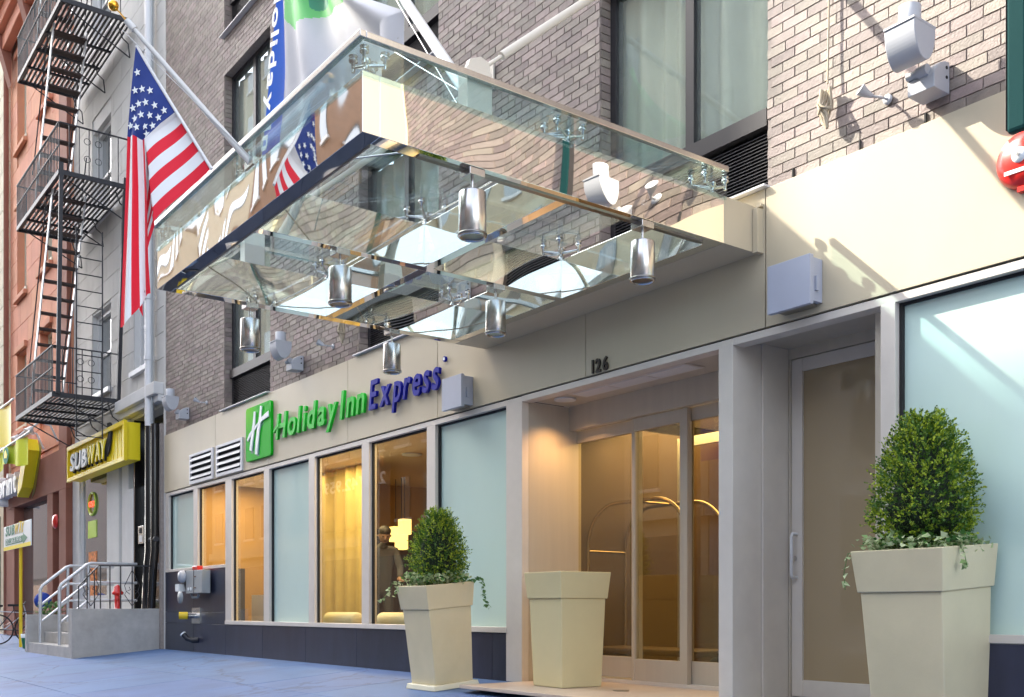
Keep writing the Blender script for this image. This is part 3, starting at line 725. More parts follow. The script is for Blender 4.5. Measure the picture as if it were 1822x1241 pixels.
# ================================================================= FLAGS
def ball(c, r, mb, n=20, mi=0): return mb.lathe([(max(r*math.sin(math.pi*k/12), 1e-5), -r*math.cos(math.pi*k/12)) for k in range(13)], c, n, mi)
base = Vector((-6.60, -3.27, 3.66)); tip = Vector((-6.93, -4.02, 4.55)); dd = (tip-base).normalized()
fp = thing('flagpole', 'short white flagpole with gold ball leaning out from the canopy front', 'flagpole', base)
MB().tube([base, base+dd*.18, tip-dd*.08], .028, 12, r2=.016).build('pole', 'pole_white', fp)
MB().tube([tip-dd*.09, tip-dd*.02], .024, 12).build('truck', 'pole_white', fp)
m = MB().tube([tip-dd*.02, tip+dd*.09], .005, 6); ball(tip+dd*.10, .034, m); m.build('finial', 'gold', fp)
MB().box(-6.67, -6.53, -3.31, -3.21, 3.649, 3.70).build('socket', 'steel', fp)
MB().tube([base+Vector((.03, 0, .02)), tip+Vector((.03, -.02, -.10))], .003, 5).build('halyard', 'white_trim', fp)
# US flag: coordinates in metres in a plane facing the street corner, origin at the hoist top
K = 6.86/1847
FDR = Vector((.596, .803, 0)); FWD = Vector((-.803, .596, 0))
def fw(u, v, dep=0.0):      # 2D drape sheet coordinates -> world
    a = (u-911)*K; z = (1085-v)*K
    return Vector((0, -6.02, .70)) + FWD*(6.86+dep) + FDR*a + Vector((0, 0, z))
def lerp(a, b, t): return (a[0]+(b[0]-a[0])*t, a[1]+(b[1]-a[1])*t)
def poly_at(P, t):
    for (t0, p), (t1, q) in zip(P[:-1], P[1:]):
        if t <= t1: return lerp(p, q, (t-t0)/(t1-t0))
    return P[-1][1]
A_ = [(0, (243, 85)), (.2, (234, 165)), (.4, (226, 243)), (.7, (219, 420)), (.93, (214, 540)), (1, (213, 575))]
B_ = [(0, (314, 201)), (.2, (287, 222)), (.4, (259, 250)), (.55, (264, 340)), (.8, (268, 470)), (1, (272, 535))]
def flagpt(s, t):
    if s <= .5385:
        k = s/.5385; a = poly_at(A_, t); b = poly_at(B_, t)
        if t < .4:
            # the canton: hoist edge is the diagonal by the pole, sides ease to vertical
            e = k; p = lerp(a, b, e)
        else: p = lerp(a, b, k)
        fold = .030*math.sin(k*9+t*2)*min(1, t*2.2)
        v = p[1]+ (22*math.sin(k*5.0+.6)*max(0, t-.8)*3)
        return fw(p[0], v, fold-.02)
    k = (s-.5385)/.4615; h = lerp((314, 201), (375, 300), k); f = lerp((259, 250), (273, 398), k); T = .40+.02*k
    if t < T:
        q = t/T; p = lerp(h, f, q); p = (p[0], p[1]+ 10*math.sin(math.pi*q)*-.5)
        return fw(p[0], p[1], .02*math.sin(q*5)+.03*q*0)
    q = (t-T)/(1-T); L = 262-30*k
    x = f[0] - 34*q*(1-.35*k) - 8*math.sin(q*3)*k; return fw(x, f[1]+L*q*(.98-.28*k), .06+.05*math.sin(q*2+k*4))
us = thing('american_flag', 'draped United States flag with white stars and red and white stripes', 'flag', (-6.93, -4.0, 3.0))
NS, NT = 78, 110
def fm(i, j):
    s, t = j, i
    if s < 7/13 and t < .4: return 2
    if s < 7/13: return 0 if int(s*13/7*5) % 2 == 0 else 1
    return 0 if int(s*13) % 2 == 0 else 1
fm_ = MB().grid(lambda u, v: flagpt(v, u), NT, NS, fm)
fo = fm_.build('flag_cloth', ['flag_red', 'white_cloth', 'flag_blue'], us, fixn=False)
st = MB()
for r in range(5):
    for c in range(4 if r % 2 == 0 else 3):
        t = .05+(c+.5+(0 if r % 2 == 0 else .5))/4*.34; s = (r+.6)/5.2*.53; p = flagpt(s, t)
        pts = []
        for k in range(10):
            rr = .028 if k % 2 == 0 else .012; a = R(90+36*k+12); pts.append(p - FWD*.008 + FDR*math.cos(a)*rr*.85 + Vector((0, 0, math.sin(a)*rr)))
        MB().add(pts, [tuple(range(10))]).build('star', 'letter_white', us, fixn=False)
hd = MB().tube([fw(243, 84, -.01), fw(314, 200, -.02), fw(376, 301, -.0)], .012, 6); hd.build('heading', 'white_cloth', us)
# hotel banner and its pole
pb = Vector((-5.14, -2.40, 3.65)); pd = (Vector((-6.78, -2.0, 5.306))-pb).normalized(); pt_ = pb+pd*5.2
bp = thing('flagpole', 'thick white pole rising from the canopy beside the cream bracket', 'flagpole', pb)
MB().tube([pb, pb+pd*2, pt_], .040, 14, r2=.034).build('pole', 'pole_white', bp)
MB().tube([pb+Vector((.06, 0, .05)), pb+pd*2.0+Vector((-.35, 0, -.1))], .004, 5).build('halyard', 'steel', bp)
MB().tube([(-5.6, -2.2, 3.85), (-7.35, -1.95, 5.9)], .004, 5).build('halyard', 'steel', bp)
MB().tube([(-7.02, -2.0, 5.06), (-6.86, -2.0, 5.05)], .012, 6).build('cleat', 'steel', bp)
hb = thing('hotel_banner', 'large white hotel flag with a green square and bright blue edge behind the canopy glass', 'flag', (-8, -1.9, 5))
def bann(u, v):
    # u across 0..1 left to right, v 0 bottom .. 1 top (cut by the leaning pole)
    xl = -9.62+.42*v; xr = -6.80+(-1.6)*max(0, v-.22)/.78; x = xl+(xr-xl)*u
    zb = 4.95; zt = 7.6-1.35*u; z = zb+(zt-zb)*v
    return (x, -1.95+.07*math.sin(u*11+v*1.5)+.035*math.sin(u*26)+.12*(1-u)*0, z)
def bm_(u, v):
    x, y, z = bann(u, v)
    band = -9.10-(6.42-z)*.22
    if x < band: return 1
    if x < band+.13: return 0
    # green square corner: lower-left rounded
    if z > 5.88+(x+8.0)*-.12 and x < -7.93+(5.85-z)*.35 and not (x < -8.72 and z < 5.93+(-8.72-x)*.9):
        if (x+8.38)**2/.02+(z-6.22)**2/.05 < 1: return 3
        return 2
    return 0
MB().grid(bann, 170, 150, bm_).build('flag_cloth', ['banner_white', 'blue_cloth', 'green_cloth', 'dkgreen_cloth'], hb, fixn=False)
lt = lettering('Holiday Inn', .25, .004, 'letter_white', hb, (-9.17, -1.985, 6.62), right=(-.22, 0, -1), up=(1, 0, -.22), bold=.004, width=1.75)

# ================================================================= WALL LIGHTS AND SMALL FIXTURES
def floodlight(loc, lab):
    t = thing('wall_floodlight', lab, 'floodlight', loc, 'grey floodlights on the brick wall')
    # half bowl body: profile in y-z, extruded in x
    prof = [(-.115, .235), (.115, .235), (.125, .20)] + [(.125*math.cos(a), .20-.235*math.sin(a)) for a in [R(6*k) for k in range(1, 30)]] + [(-.125, .20)]
    prof = [(-.33+a, .02+b) for a, b in prof]
    MB().prism(prof, -.125, .125, plane='yz').build('housing', 'grey_light', t, local=True, bevel=.006)
    MB().box(-.127, .127, -.462, -.205, .235, .250).build('rim', 'grey_light', t, local=True)
    MB().lathe([(.078, .25), (.078, .40), (.066, .405), (.066, .39)], (0, -.33, 0), 24).build('snout', 'grey_light', t, local=True)
    MB().tube([(-.11, -.20, -.02), (-.02, -.20, -.02)], .028, 12).tube([(-.02, -.20, -.02), (.06, -.20, -.02)], .040, 12).build('swivel', 'grey_light', t, local=True)
    q = [(-.001, -.16), (-.001, .06)]+[(-.22+.22*(1-math.cos(R(a)))*.9, -.05+.11*math.sin(R(a))) for a in (80, 60, 40, 20)]+[(-.20, -.16)]
    MB().prism([(-.012, -.16), (-.012, .07), (-.06, .065), (-.12, .04), (-.17, .0), (-.20, -.06), (-.20, -.16)], -.11, .11, plane='yz').build('wall_bracket', 'grey_light', t, local=True, bevel=.005)
    m = MB()
    for z in (.02, -.05): m.lathe([(.012, -.0), (.012, .004)], (.1105, -.05, z), 10, axis='x')
    m.build('screw', 'joint_dark', t, local=True)
    t.scale = (.82, .9, .86); return t
f0 = floodlight((-3.64, 0, 4.03), 'grey floodlight at the right on the sunlit brick, the largest')
for x, lb in ((-12.85, 'grey floodlight on the shaded brick beneath the canopy corner'), (-17.25, 'leftmost grey floodlight low on the brick beside the grey building'), (-8.9, 'grey floodlight on the brick seen only through the canopy glass')):
    c = copy_tree(f0); c.location = (x, 0, 4.02); c['label'] = lb
def spot(loc, lab):
    t = thing('spot_lamp', lab, 'spotlight', loc, 'small swivel spot lamps')
    MB().lathe([(.02, -.02), (.045, -.018), (.045, -.001)], (0, -.011, 0), 14, axis='y').build('wall_plate', 'grey_light', t, local=True)
    MB().tube([(0, -.03, 0), (-.02, -.11, .0), (-.06, -.16, .01)], .011, 8).build('arm', 'grey_light', t, local=True)
    MB().tube([(-.06, -.16, .01), (-.10, -.20, .04), (-.13, -.25, .075)], .018, 14, r2=.055).build('shade', 'grey_light', t, local=True)
    m = MB(); ball((.02, -.15, -.03), .032, m, 14); m.build('lens', 'glass_bulb', t, local=True)
    t.scale = (.72, .72, .72); return t
s0 = spot((-3.98, 0, 4.03), 'small grey spot lamp on the sunlit brick left of the large floodlight')
for x, lb in ((-11.9, 'small spot lamp on shaded brick between the rope and the floodlight'), (-16.35, 'small spot lamp with clear bulb beside the leftmost floodlight')):
    c = copy_tree(s0); c.location = (x, 0, 4.03); c['label'] = lb
for x, z1, lb in ((-4.42, 5.6, 'tied bundle of cream rope hanging on the sunlit brick'), (-11.55, 5.2, 'tied bundle of pale rope hanging on the shaded brick')):
    t = thing('rope_bundle', lb, 'rope', (x, -.05, 4.0), 'rope bundles')
    m = MB().tube([(x+.01, -.03, z1), (x, -.05, 4.30)], .007, 6)
    for k in range(6):
        ph = k*.7; m.tube([(x+.035*math.cos(ph), -.07+.03*math.sin(ph), 4.26), (x+.05*math.cos(ph+1), -.08+.04*math.sin(ph+1), 4.15), (x+.03*math.cos(ph+2), -.07+.02*math.sin(ph+2), 4.02+.01*k), (x+.01, -.07, 3.99)], .011, 6)
    m.tube([(x-.05, -.08, 4.10), (x, -.125, 4.12), (x+.05, -.08, 4.11), (x, -.03, 4.10), (x-.05, -.08, 4.10)], .011, 6)
    m.build('rope_coil', 'rope', t)
# square grey boxes on the panels
for (a, b, z0, z1, lb) in ((-9.082, -8.72, 2.755, 3.085, 'square grey box light on the beige panel at the end of the word EXPRESS'), (-4.826, -4.46, 2.785, 3.125, 'square grey box light on the sunlit beige panel right of the canopy')):
    t = thing('box_light', lb, 'box light', (a, 0, z0), 'square grey box lights')
    MB().box(a, b, -.19, -.15, z0, z1).box(a+.015, b-.015, -.149, -.034, z0+.03, z1-.012).build('housing', 'grey_box', t, bevel=.003)
    MB().box(a+.05, b-.05, -.14, -.05, z0+.008, z0+.028).build('louvre_tray', 'steel_dark', t)
    MB().box(b-.0145, b+.002, -.12, -.09, z0+.10, z0+.20).build('latch', 'grey_box', t)
# alarm bell and green awning sign at the right edge
t = thing('alarm_bell', 'round red fire alarm bell with white centre on the beige panel', 'bell', (-3.06, -.1, 3.30))
MB().lathe([(.03, -.115), (.10, -.108), (.150, -.085), (.168, -.05), (.168, -.034)], (-3.06, 0, 3.31), 32, axis='y').build('gong', 'bell_red', t)
MB().lathe([(.0, -.124), (.042, -.123), (.046, -.112)], (-3.06, 0, 3.32), 24, axis='y').build('centre_label', 'letter_white', t)
MB().lathe([(.010, -.135), (.010, -.1245)], (-3.06, 0, 3.32), 12, axis='y').build('bolt', 'steel', t)
MB().box(-3.09, -3.03, -.08, -.034, 3.12, 3.15).build('striker', 'bell_red', t)
MB().box(-3.15, -2.99, -.1135, -.1125, 3.222, 3.245).build('label_strip', 'letter_white', t)
t = thing('blade_sign', 'dark green fabric covered sign box at the top right edge', 'sign', (-2.3, -.5, 3.5))
MB().box(-3.085, -2.965, -.215, -.15, 3.42, 6.2).build('sign_box', 'awning_green', t, bevel=.02)
MB().box(-3.0875, -3.0855, -.213, -.152, 3.44, 6.19).build('edge_trim', 'bronze', t)  # dark strip added so the sunlit side looks shaded in the canopy mirror
for zz in (3.8, 5.2): MB().box(-3.05, -3.0, -.1495, -.012, zz, zz+.06).build('bracket', 'black_iron', t)
# standpipe equipment on the granite
t = thing('alarm_box', 'grey electrical alarm box with round bell and red beacon on black granite', 'control box', (-16.5, -.1, 1.0))
MB().box(-16.78, -16.05, -.20, -.06, .96, 1.33).build('cabinet', 'box_grey', t, bevel=.006)
MB().box(-16.42, -16.40, -.204, -.2005, .96, 1.33).build('cabinet_seam', 'joint_dark', t)
for z in (1.04, 1.22): MB().box(-16.38, -16.30, -.210, -.2005, z, z+.02).build('latch', 'steel', t)
MB().lathe([(.02, -.30), (.075, -.285), (.10, -.25), (.10, -.205)], (-16.86, 0, 1.24), 22, axis='y').build('bell', 'grey_light', t)
MB().box(-16.52, -16.30, -.19, -.09, 1.332, 1.40).build('beacon', 'bell_red', t, bevel=.01)
MB().lathe([(.01, -.26), (.10, -.25), (.10, -.22)], (-16.95, 0, .90), 20, axis='y').build('horn', 'box_grey', t)
MB().box(-17.18, -17.0, -.24, -.10, 1.0, 1.12).build('junction_box', 'letter_white', t)
m = MB().lathe([(.028, -.21), (.028, -.20)], (-16.66, 0, 1.03), 12, axis='y').lathe([(.028, -.21), (.028, -.20)], (-16.54, 0, 1.03), 12, axis='y'); m.build('gauge', 'letter_white', t)
MB().tube([(-17.0, -.12, 1.20), (-16.9, -.16, 1.14), (-16.85, -.14, 1.0)], .035, 8).build('conduit', 'pvc_black', t)
MB().tube([(-16.75, -.12, .95), (-16.7, -.12, .90), (-16.45, -.12, .90), (-16.4, -.12, .95)], .02, 8).build('pipe', 'box_grey', t)
t = thing('siamese_connection', 'yellow capped twin fire hose connection on a steel plate', 'hose connection', (-16.85, -.1, .55))
MB().box(-16.98, -16.60, -.035, -.019, .47, .73).build('plate', 'steel', t)
for x in (-17.0, -16.84):
    MB().tube([(-16.80, -.03, .60), (x+.03, -.16, .60)], .045, 12).build('outlet', 'steel', t)
    MB().tube([(x+.03, -.16, .60), (x, -.24, .60)], .062, 14).build('hose_cap', 'yellow_paint', t)
t = thing('vent_pipe', 'bent black pipe with pale open end low on the granite', 'pipe', (-16.8, -.1, .2))
MB().tube([(-16.72, -.01, .20), (-16.78, -.09, .19), (-16.86, -.15, .22), (-16.92, -.20, .30)], .042, 12, caps=False).build('elbow', 'pvc_black', t)
MB().tube([(-16.915, -.196, .292), (-16.925, -.206, .308)], .052, 14).build('rim', 'letter_white', t)

# ================================================================= PLANTERS
def planter(name, lab, corner, s, m, rz, plate=False):
    t = thing(name, lab, 'planter', corner, 'tall square tapered planters', rz)
    # local: near corner (+x,-y) at the origin, body runs to -x and +y ; rim side .55
    Lr, Lb, H, hr = .55*s, .43*s, 1.0*s, .23*s
    c = Vector((-Lr/2, Lr/2))
    def ring(half, z): return [(c.x-half, c.y-half, z), (c.x+half, c.y-half, z), (c.x+half, c.y+half, z), (c.x-half, c.y+half, z)]
    z0 = .05 if plate else 0.002
    b = MB(); r0 = ring(Lb/2, z0); r1 = ring(Lr/2-.035, H-hr)
    b.add(r0+r1, [(0,3,2,1),(4,5,6,7),(0,1,5,4),(1,2,6,5),(2,3,7,6),(3,0,4,7)]); b.build('body', m, t, local=True, bevel=.008)
    q = MB(); a0 = ring(Lr/2-.022, H-hr); a1 = ring(Lr/2, H); a2 = ring(Lr/2-.03, H); a3 = ring(Lr/2-.04, H-.07)
    vs = a0+a1+a2+a3; fs = []
    for k in range(3):
        for i in range(4): j = (i+1) % 4; fs.append((k*4+i, k*4+j, k*4+4+j, k*4+4+i))
    fs.append((12, 13, 14, 15)); fs.append((3, 2, 1, 0))
    q.add(vs, fs); q.build('rim', m, t, local=True, bevel=.006)
    if plate:
        p = MB(); r0 = ring(.26, 0); r1 = ring(.25, .05); p.add(r0+r1, [(0,3,2,1),(4,5,6,7),(0,1,5,4),(1,2,6,5),(2,3,7,6),(3,0,4,7)])
        p.build('saucer', 'planter_pale', t, local=True, bevel=.006)
    s_ = MB(); s_.add([(x, y, H-.05) for x, y, z in ring(Lr/2-.045, 0)], [(0, 1, 2, 3)]); s_.build('soil', 'soil', t, local=True)
    return t
TILT = math.atan(SL)
p1 = planter('planter', 'tall cream planter with a boxwood standing on a saucer before the frosted window', (-8.22, -.83, -.073), 1.0, 'planter', 0.0, True); p1.rotation_euler = (TILT, 0, 0)
p2 = planter('planter', 'empty tall yellowish planter standing in the entrance by the left pier', (-6.93, -.36, .012), 1.02, 'planter_yellow', R(-3))
p3 = planter('planter', 'largest cream planter with a boxwood at the right foreground', (-3.24, -.53, -.045), 1.10, 'planter', 0.0); p3.rotation_euler = (TILT*.8, 0, 0)

def foliage(mb, n, shape, size, rnd, tilt_up=.5):
    for _ in range(n):
        p, nrm = shape()
        d = (nrm + Vector((rnd.uniform(-1, 1), rnd.uniform(-1, 1), rnd.uniform(-.3, 1)+tilt_up))*.75).normalized()
        a = d.cross(Vector((rnd.uniform(-1, 1), rnd.uniform(-1, 1), rnd.uniform(-1, 1)))).normalized(); L = size*rnd.uniform(.7, 1.3); w = L*.30
        nn = a.cross(d)*(L*.10)
        mb.add([p, p+d*L*.5+a*w+nn, p+d*L, p+d*L*.5-a*w+nn], [(0, 1, 2, 3)])
def bush(name, lab, c, rx, rz, m1, m2, seed, n=5200, leaf=.027):
    rnd = random.Random(seed)
    t = thing(name, lab, 'shrub', c, 'clipped boxwood shrubs')
    c = Vector(c); ph = [rnd.uniform(0, 6.28) for _ in range(6)]
    def rad(th, zz):   # egg profile, wider below the middle
        k = (zz+1)/2; pr = math.sin(math.pi*min(1, max(0, k))**.66)**.52 if 0 < k < 1 else 0
        lump = 1+.04*math.sin(3*th+ph[0]+zz*3)+.055*math.sin(5*th+ph[1]-zz*6)+.05*math.sin(9*th+ph[2]+zz*11)
        return pr*lump
    def shp(depth):
        def f():
            th = rnd.uniform(0, 6.2832); zz = rnd.uniform(-.97, .98)
            k = rad(th, zz); q = 1-abs(rnd.gauss(0, depth)) + (0.07*rnd.random() if rnd.random() < .12 else 0)
            p = c+Vector((math.cos(th)*rx*k*q, math.sin(th)*rx*k*q, rz+zz*rz*(.9+.1*q)))
            return p, Vector((math.cos(th), math.sin(th), zz*.7)).normalized()
        return f
    # twigs: little sprays of leaves along short shoots
    tw = MB(); a = MB(); b = MB()
    for _ in range(n//7):
        p, nr = shp(.10)(); d = (nr+Vector((rnd.uniform(-.6, .6), rnd.uniform(-.6, .6), rnd.uniform(0, 1.1)))).normalized(); L = rnd.uniform(.035, .085)
        mb = a if rnd.random() < .6 else b
        for k in range(7):
            q = p+d*L*(k/6.); s_ = Vector((rnd.uniform(-1, 1), rnd.uniform(-1, 1), rnd.uniform(-.5, 1))); e = (d*.7+s_).normalized()
            w = e.cross(Vector((rnd.uniform(-1, 1), rnd.uniform(-1, 1), rnd.uniform(-1, 1)))).normalized(); l = leaf*rnd.uniform(.7, 1.25)
            mb.add([q, q+e*l*.5+w*l*.30, q+e*l, q+e*l*.5-w*l*.30], [(0, 1, 2, 3)])
    foliage(b, n//2, shp(.35), leaf, rnd)
    a.build('young_leaves', m1, t, kind='stuff', fixn=False); b.build('foliage', m2, t, kind='stuff', fixn=False)
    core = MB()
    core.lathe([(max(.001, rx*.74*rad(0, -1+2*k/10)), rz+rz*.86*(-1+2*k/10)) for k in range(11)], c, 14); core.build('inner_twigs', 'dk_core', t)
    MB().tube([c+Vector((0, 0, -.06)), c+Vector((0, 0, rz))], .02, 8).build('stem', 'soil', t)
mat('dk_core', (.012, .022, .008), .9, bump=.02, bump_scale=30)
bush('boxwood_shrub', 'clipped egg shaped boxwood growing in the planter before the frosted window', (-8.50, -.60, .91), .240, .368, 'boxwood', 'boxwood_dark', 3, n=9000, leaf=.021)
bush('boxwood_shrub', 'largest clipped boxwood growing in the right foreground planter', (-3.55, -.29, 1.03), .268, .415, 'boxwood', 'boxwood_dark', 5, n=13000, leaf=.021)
def ivy(lab, c, half, z, trail, seed, off=(0, -.09, .02)):
    rnd = random.Random(seed); t = thing('ivy_plant', lab, 'ivy', (c[0], c[1], z), 'variegated ivy in the planters')
    a = MB(); b = MB()
    def leaf(mb, p, L, d=None):
        d = (d or Vector((rnd.uniform(-1, 1), rnd.uniform(-1, 1), rnd.uniform(-.2, .8)))).normalized(); w = d.cross(Vector((rnd.uniform(-1, 1), rnd.uniform(-1, 1), 1))).normalized()
        mb.add([p, p+d*L*.2+w*L*.5, p+d*L*.55+w*L*.28, p+d*L, p+d*L*.55-w*L*.28, p+d*L*.2-w*L*.5], [(0, 1, 2, 3, 4, 5)])
    for _ in range(1100):
        x = rnd.uniform(-1, 1); y = rnd.uniform(-1, 1)
        if rnd.random() < .7:
            if abs(x) > abs(y): x = math.copysign(rnd.uniform(.6, 1.10), x)
            else: y = math.copysign(rnd.uniform(.6, 1.10), y)
        p = Vector((c[0]+x*half, c[1]+y*half, z+rnd.uniform(0, .085)+.02*math.sin(x*9+y*4)))
        leaf(a if rnd.random() < .75 else b, p, rnd.uniform(.022, .046))
    st = MB()
    for (pts, n, m_) in trail:
        pts = [Vector(p)+Vector(off) for p in pts]; st.tube(pts, .0025, 5)
        for _ in range(n):
            q = rnd.random()*(len(pts)-1); i = int(q); p = pts[i].lerp(pts[i+1], q-i)
            leaf(a if m_ == 0 else b, p+Vector((rnd.uniform(-.01, .01),)*3), rnd.uniform(.026, .045), Vector((rnd.uniform(-1, 1), rnd.uniform(-1, 1), rnd.uniform(-1.2, .3))))
    a.build('variegated_leaves', 'ivy', t, kind='stuff', fixn=False); b.build('green_leaves', 'ivy_dark', t, kind='stuff', fixn=False); st.build('stem', 'ivy_dark', t)
ivy('variegated ivy around the smaller boxwood with long trails over the rim', (-8.50, -.62), .25, .945,
    [([(-8.24, -.32, .94), (-8.17, -.28, .99), (-8.10, -.27, .96), (-8.06, -.28, .86), (-8.02, -.29, .76), (-7.93, -.29, .70)], 46, 1), ([(-8.22, -.5, .95), (-8.14, -.42, .99), (-8.10, -.40, .95)], 12, 1),
     ([(-8.74, -.79, .94), (-8.80, -.84, .95), (-8.84, -.87, .86), (-8.90, -.88, .80), (-8.94, -.9, .77)], 22, 0), ([(-8.66, -.80, .94), (-8.70, -.86, .90), (-8.72, -.87, .80)], 10, 0)], 11)
ivy('variegated ivy filling the right foreground planter under its boxwood', (-3.55, -.30), .285, 1.045,
    [([(-3.30, -.32, 1.03), (-3.24, -.34, 1.05), (-3.20, -.36, 1.0), (-3.18, -.37, .93)], 26, 0), ([(-3.82, -.48, 1.03), (-3.86, -.52, 1.02), (-3.88, -.53, .90), (-3.87, -.53, .80)], 10, 0)], 12)

dr_ = thing('floor_drain', 'small dark oval drain cover in the pale entrance slab', 'drain', (-6.65, -.25, .013))
MB().lathe([(.07, 0), (.07, .003)], (-6.50, -.05, .0125), 20).build('cover', 'steel_dark', dr_)

# ================================================================= LUGGAGE CART in the vestibule
t = thing('luggage_cart', 'brass birdcage luggage cart behind the sliding doors', 'luggage cart', (-7.3, 1.3, .02))
def arch(x, y0, y1, z0, z1, n=10):
    ym = (y0+y1)/2; r = (y1-y0)/2
    return [(x, y0, z0)] + [(x, ym-r*math.cos(math.pi*k/n), z1-r*.8+r*.8*math.sin(math.pi*k/n)) for k in range(n+1)] + [(x, y1, z0)]
for p in ([(-8.0+.35, 1.15, .32)], ): pass
def archx(y, x0, x1, z0, z1, n=10):
    xm = (x0+x1)/2; r = .42
    L = [(x0, y, z0)]+[(x0+r-r*math.cos(math.pi/2*k/n), y, z1-r+r*math.sin(math.pi/2*k/n)) for k in range(n+1)]
    return L+[(x1-r+r*math.sin(math.pi/2*k/n), y, z1-r+r*math.cos(math.pi/2*k/n)) for k in range(n+1)]+[(x1, y, z0)]
for y in (.98, 1.50): MB().tube(archx(y, -8.12, -6.72, .32, 1.76), .019, 10).build('arch_tube', 'brass', t)
MB().tube([(-7.45, .98, 1.76), (-7.45, 1.50, 1.76)], .014, 8).tube([(-8.12, .98, 1.3), (-8.12, 1.5, 1.3)], .012, 8).build('cross_tube', 'brass', t)
MB().box(-8.30, -6.60, .95, 1.53, .26, .32).build('deck', 'dark_wall', t, bevel=.02)
for x in (-8.12, -6.78):
    for y in (1.02, 1.46): MB().lathe([(.03, -.03), (.105, -.025), (.105, .025), (.03, .03)], (x, y, .14), 18, axis='y').build('wheel', 'tyre', t)
t = thing('statuette', 'dark figurine silhouette on a bracket inside the vestibule', 'statuette', (-8.95, 1.7, 1.7))
m = MB(); ball((-8.90, 1.7, 2.02), .08, m, 12); m.tube([(-8.90, 1.7, 1.97), (-8.93, 1.7, 1.80), (-8.98, 1.7, 1.68)], .05, 8, r2=.09).tube([(-8.7, 1.7, 1.70), (-9.5, 1.7, 1.72)], .02, 6); m.build('figure', 'black_iron', t)

# ================================================================= MAN in the lobby
def skin_body(name, pts, edges, rad, m, parent, root=0, sub=2):
    me = bpy.data.meshes.new(name); me.from_pydata(pts, edges, []); o = bpy.data.objects.new(name, me); COL.objects.link(o); o.parent = parent
    me.materials.append(MATS[m])
    sk = o.modifiers.new('skin', 'SKIN'); sk.use_smooth_shade = True
    for i, r in enumerate(rad):
        v = me.skin_vertices[0].data[i]; v.radius = (r, r) if not isinstance(r, tuple) else r; v.use_root = (i == root)
    sb = o.modifiers.new('sub', 'SUBSURF'); sb.levels = sub; sb.render_levels = sub; return o
man = thing('person', 'man in a grey sweater leaning forward with bowed head in the lobby', 'person', (-13.35, 1.5, .1))
# local axes: faces +x (towards the right of the picture), slightly down
P = [(0, 0, .92), (.03, 0, 1.15), (.10, 0, 1.38), (.15, 0, 1.50), (.22, 0, 1.57),          # pelvis spine chest neckbase neck
     (.12, -.19, 1.44), (.20, -.25, 1.18), (.42, -.20, 1.05), (.12, .19, 1.44), (.20, .25, 1.18), (.42, .20, 1.05),
     (0, -.10, .88), (.02, -.11, .48), (-.02, -.11, .07), (.12, -.11, .03), (0, .10, .88), (.02, .11, .48), (-.02, .11, .07), (.12, .11, .03)]
E_ = [(0, 1), (1, 2), (2, 3), (3, 4), (2, 5), (5, 6), (6, 7), (2, 8), (8, 9), (9, 10), (0, 11), (11, 12), (12, 13), (13, 14), (0, 15), (15, 16), (16, 17), (17, 18)]
rad = [.13, .135, .15, .075, .06, .075, .055, .042, .075, .055, .042, .09, .065, .05, .045, .09, .065, .05, .045]
skin_body('body', P, E_, rad, 'knit', man)
hm = MB()
hm.lathe([(max(.001, .083*math.sin(math.pi*k/12)**.8), -.115*math.cos(math.pi*k/12)) for k in range(13)], (0, 0, 0), 18)
hm.tube([(.07, 0, .01), (.105, 0, -.025), (.085, 0, -.035)], .014, 8)          # nose
hm.lathe([(.001, -.02), (.022, 0), (.001, .02)], (.0, .085, -.01), 8).lathe([(.001, -.02), (.022, 0), (.001, .02)], (.0, -.085, -.01), 8)
ho = hm.build('head', 'skin', man, local=True); ho.location = (.29, 0, 1.67); ho.rotation_euler = (0, R(28), 0)
eye = MB().box(.070, .079, -.045, -.018, .005, .016).box(.070, .079, .018, .045, .005, .016).box(.072, .080, -.025, .025, -.062, -.055); eye.build('face_details', 'hair', ho, local=True)
hr_ = MB().lathe([(.078, .03), (.092, .055), (.088, .09), (.06, .125), (.001, .138)], (-.012, 0, -.005), 18).lathe([(.05, -.06), (.082, -.02), (.086, .03)], (-.02, 0, 0), 18)
hr_.build('hair', 'hair', ho, local=True)
def hand(side):
    w = Vector((.42, side*.20, 1.05)); pts = [w, w+Vector((.05, 0, -.01)), w+Vector((.09, 0, -.02))]; ed = [(0, 1), (1, 2)]; rd = [.028, .034, .032]
    for k in range(4):
        b = w+Vector((.095, (k-1.5)*.020, -.02)); i = len(pts); L = (.065, .075, .07, .055)[k]
        pts += [b, b+Vector((L*.5, 0, -.012)), b+Vector((L*.85, 0, -.04))]; ed += [(2, i), (i, i+1), (i+1, i+2)]; rd += [.011, .009, .008]
    i = len(pts); pts += [w+Vector((.05, -side*.04, -.01)), w+Vector((.09, -side*.055, -.03))]; ed += [(1, i), (i, i+1)]; rd += [.012, .009]
    skin_body('hand', [tuple(p) for p in pts], ed, rd, 'skin', man)
hand(1); hand(-1)
man.rotation_euler = (0, 0, R(-20))
tb = thing('lobby_table', 'low dark table in front of the man in the lobby', 'table', (-12.2, 1.6, .1))
MB().box(-12.55, -11.7, 1.3, 1.9, .98, 1.02).build('top', 'dark_wall', tb, bevel=.005)
for x in (-12.5, -11.75):
    for y in (1.34, 1.86): MB().box(x-.02, x+.02, y-.02, y+.02, .10, .98).build('leg', 'dark_wall', tb)

exec_far = True
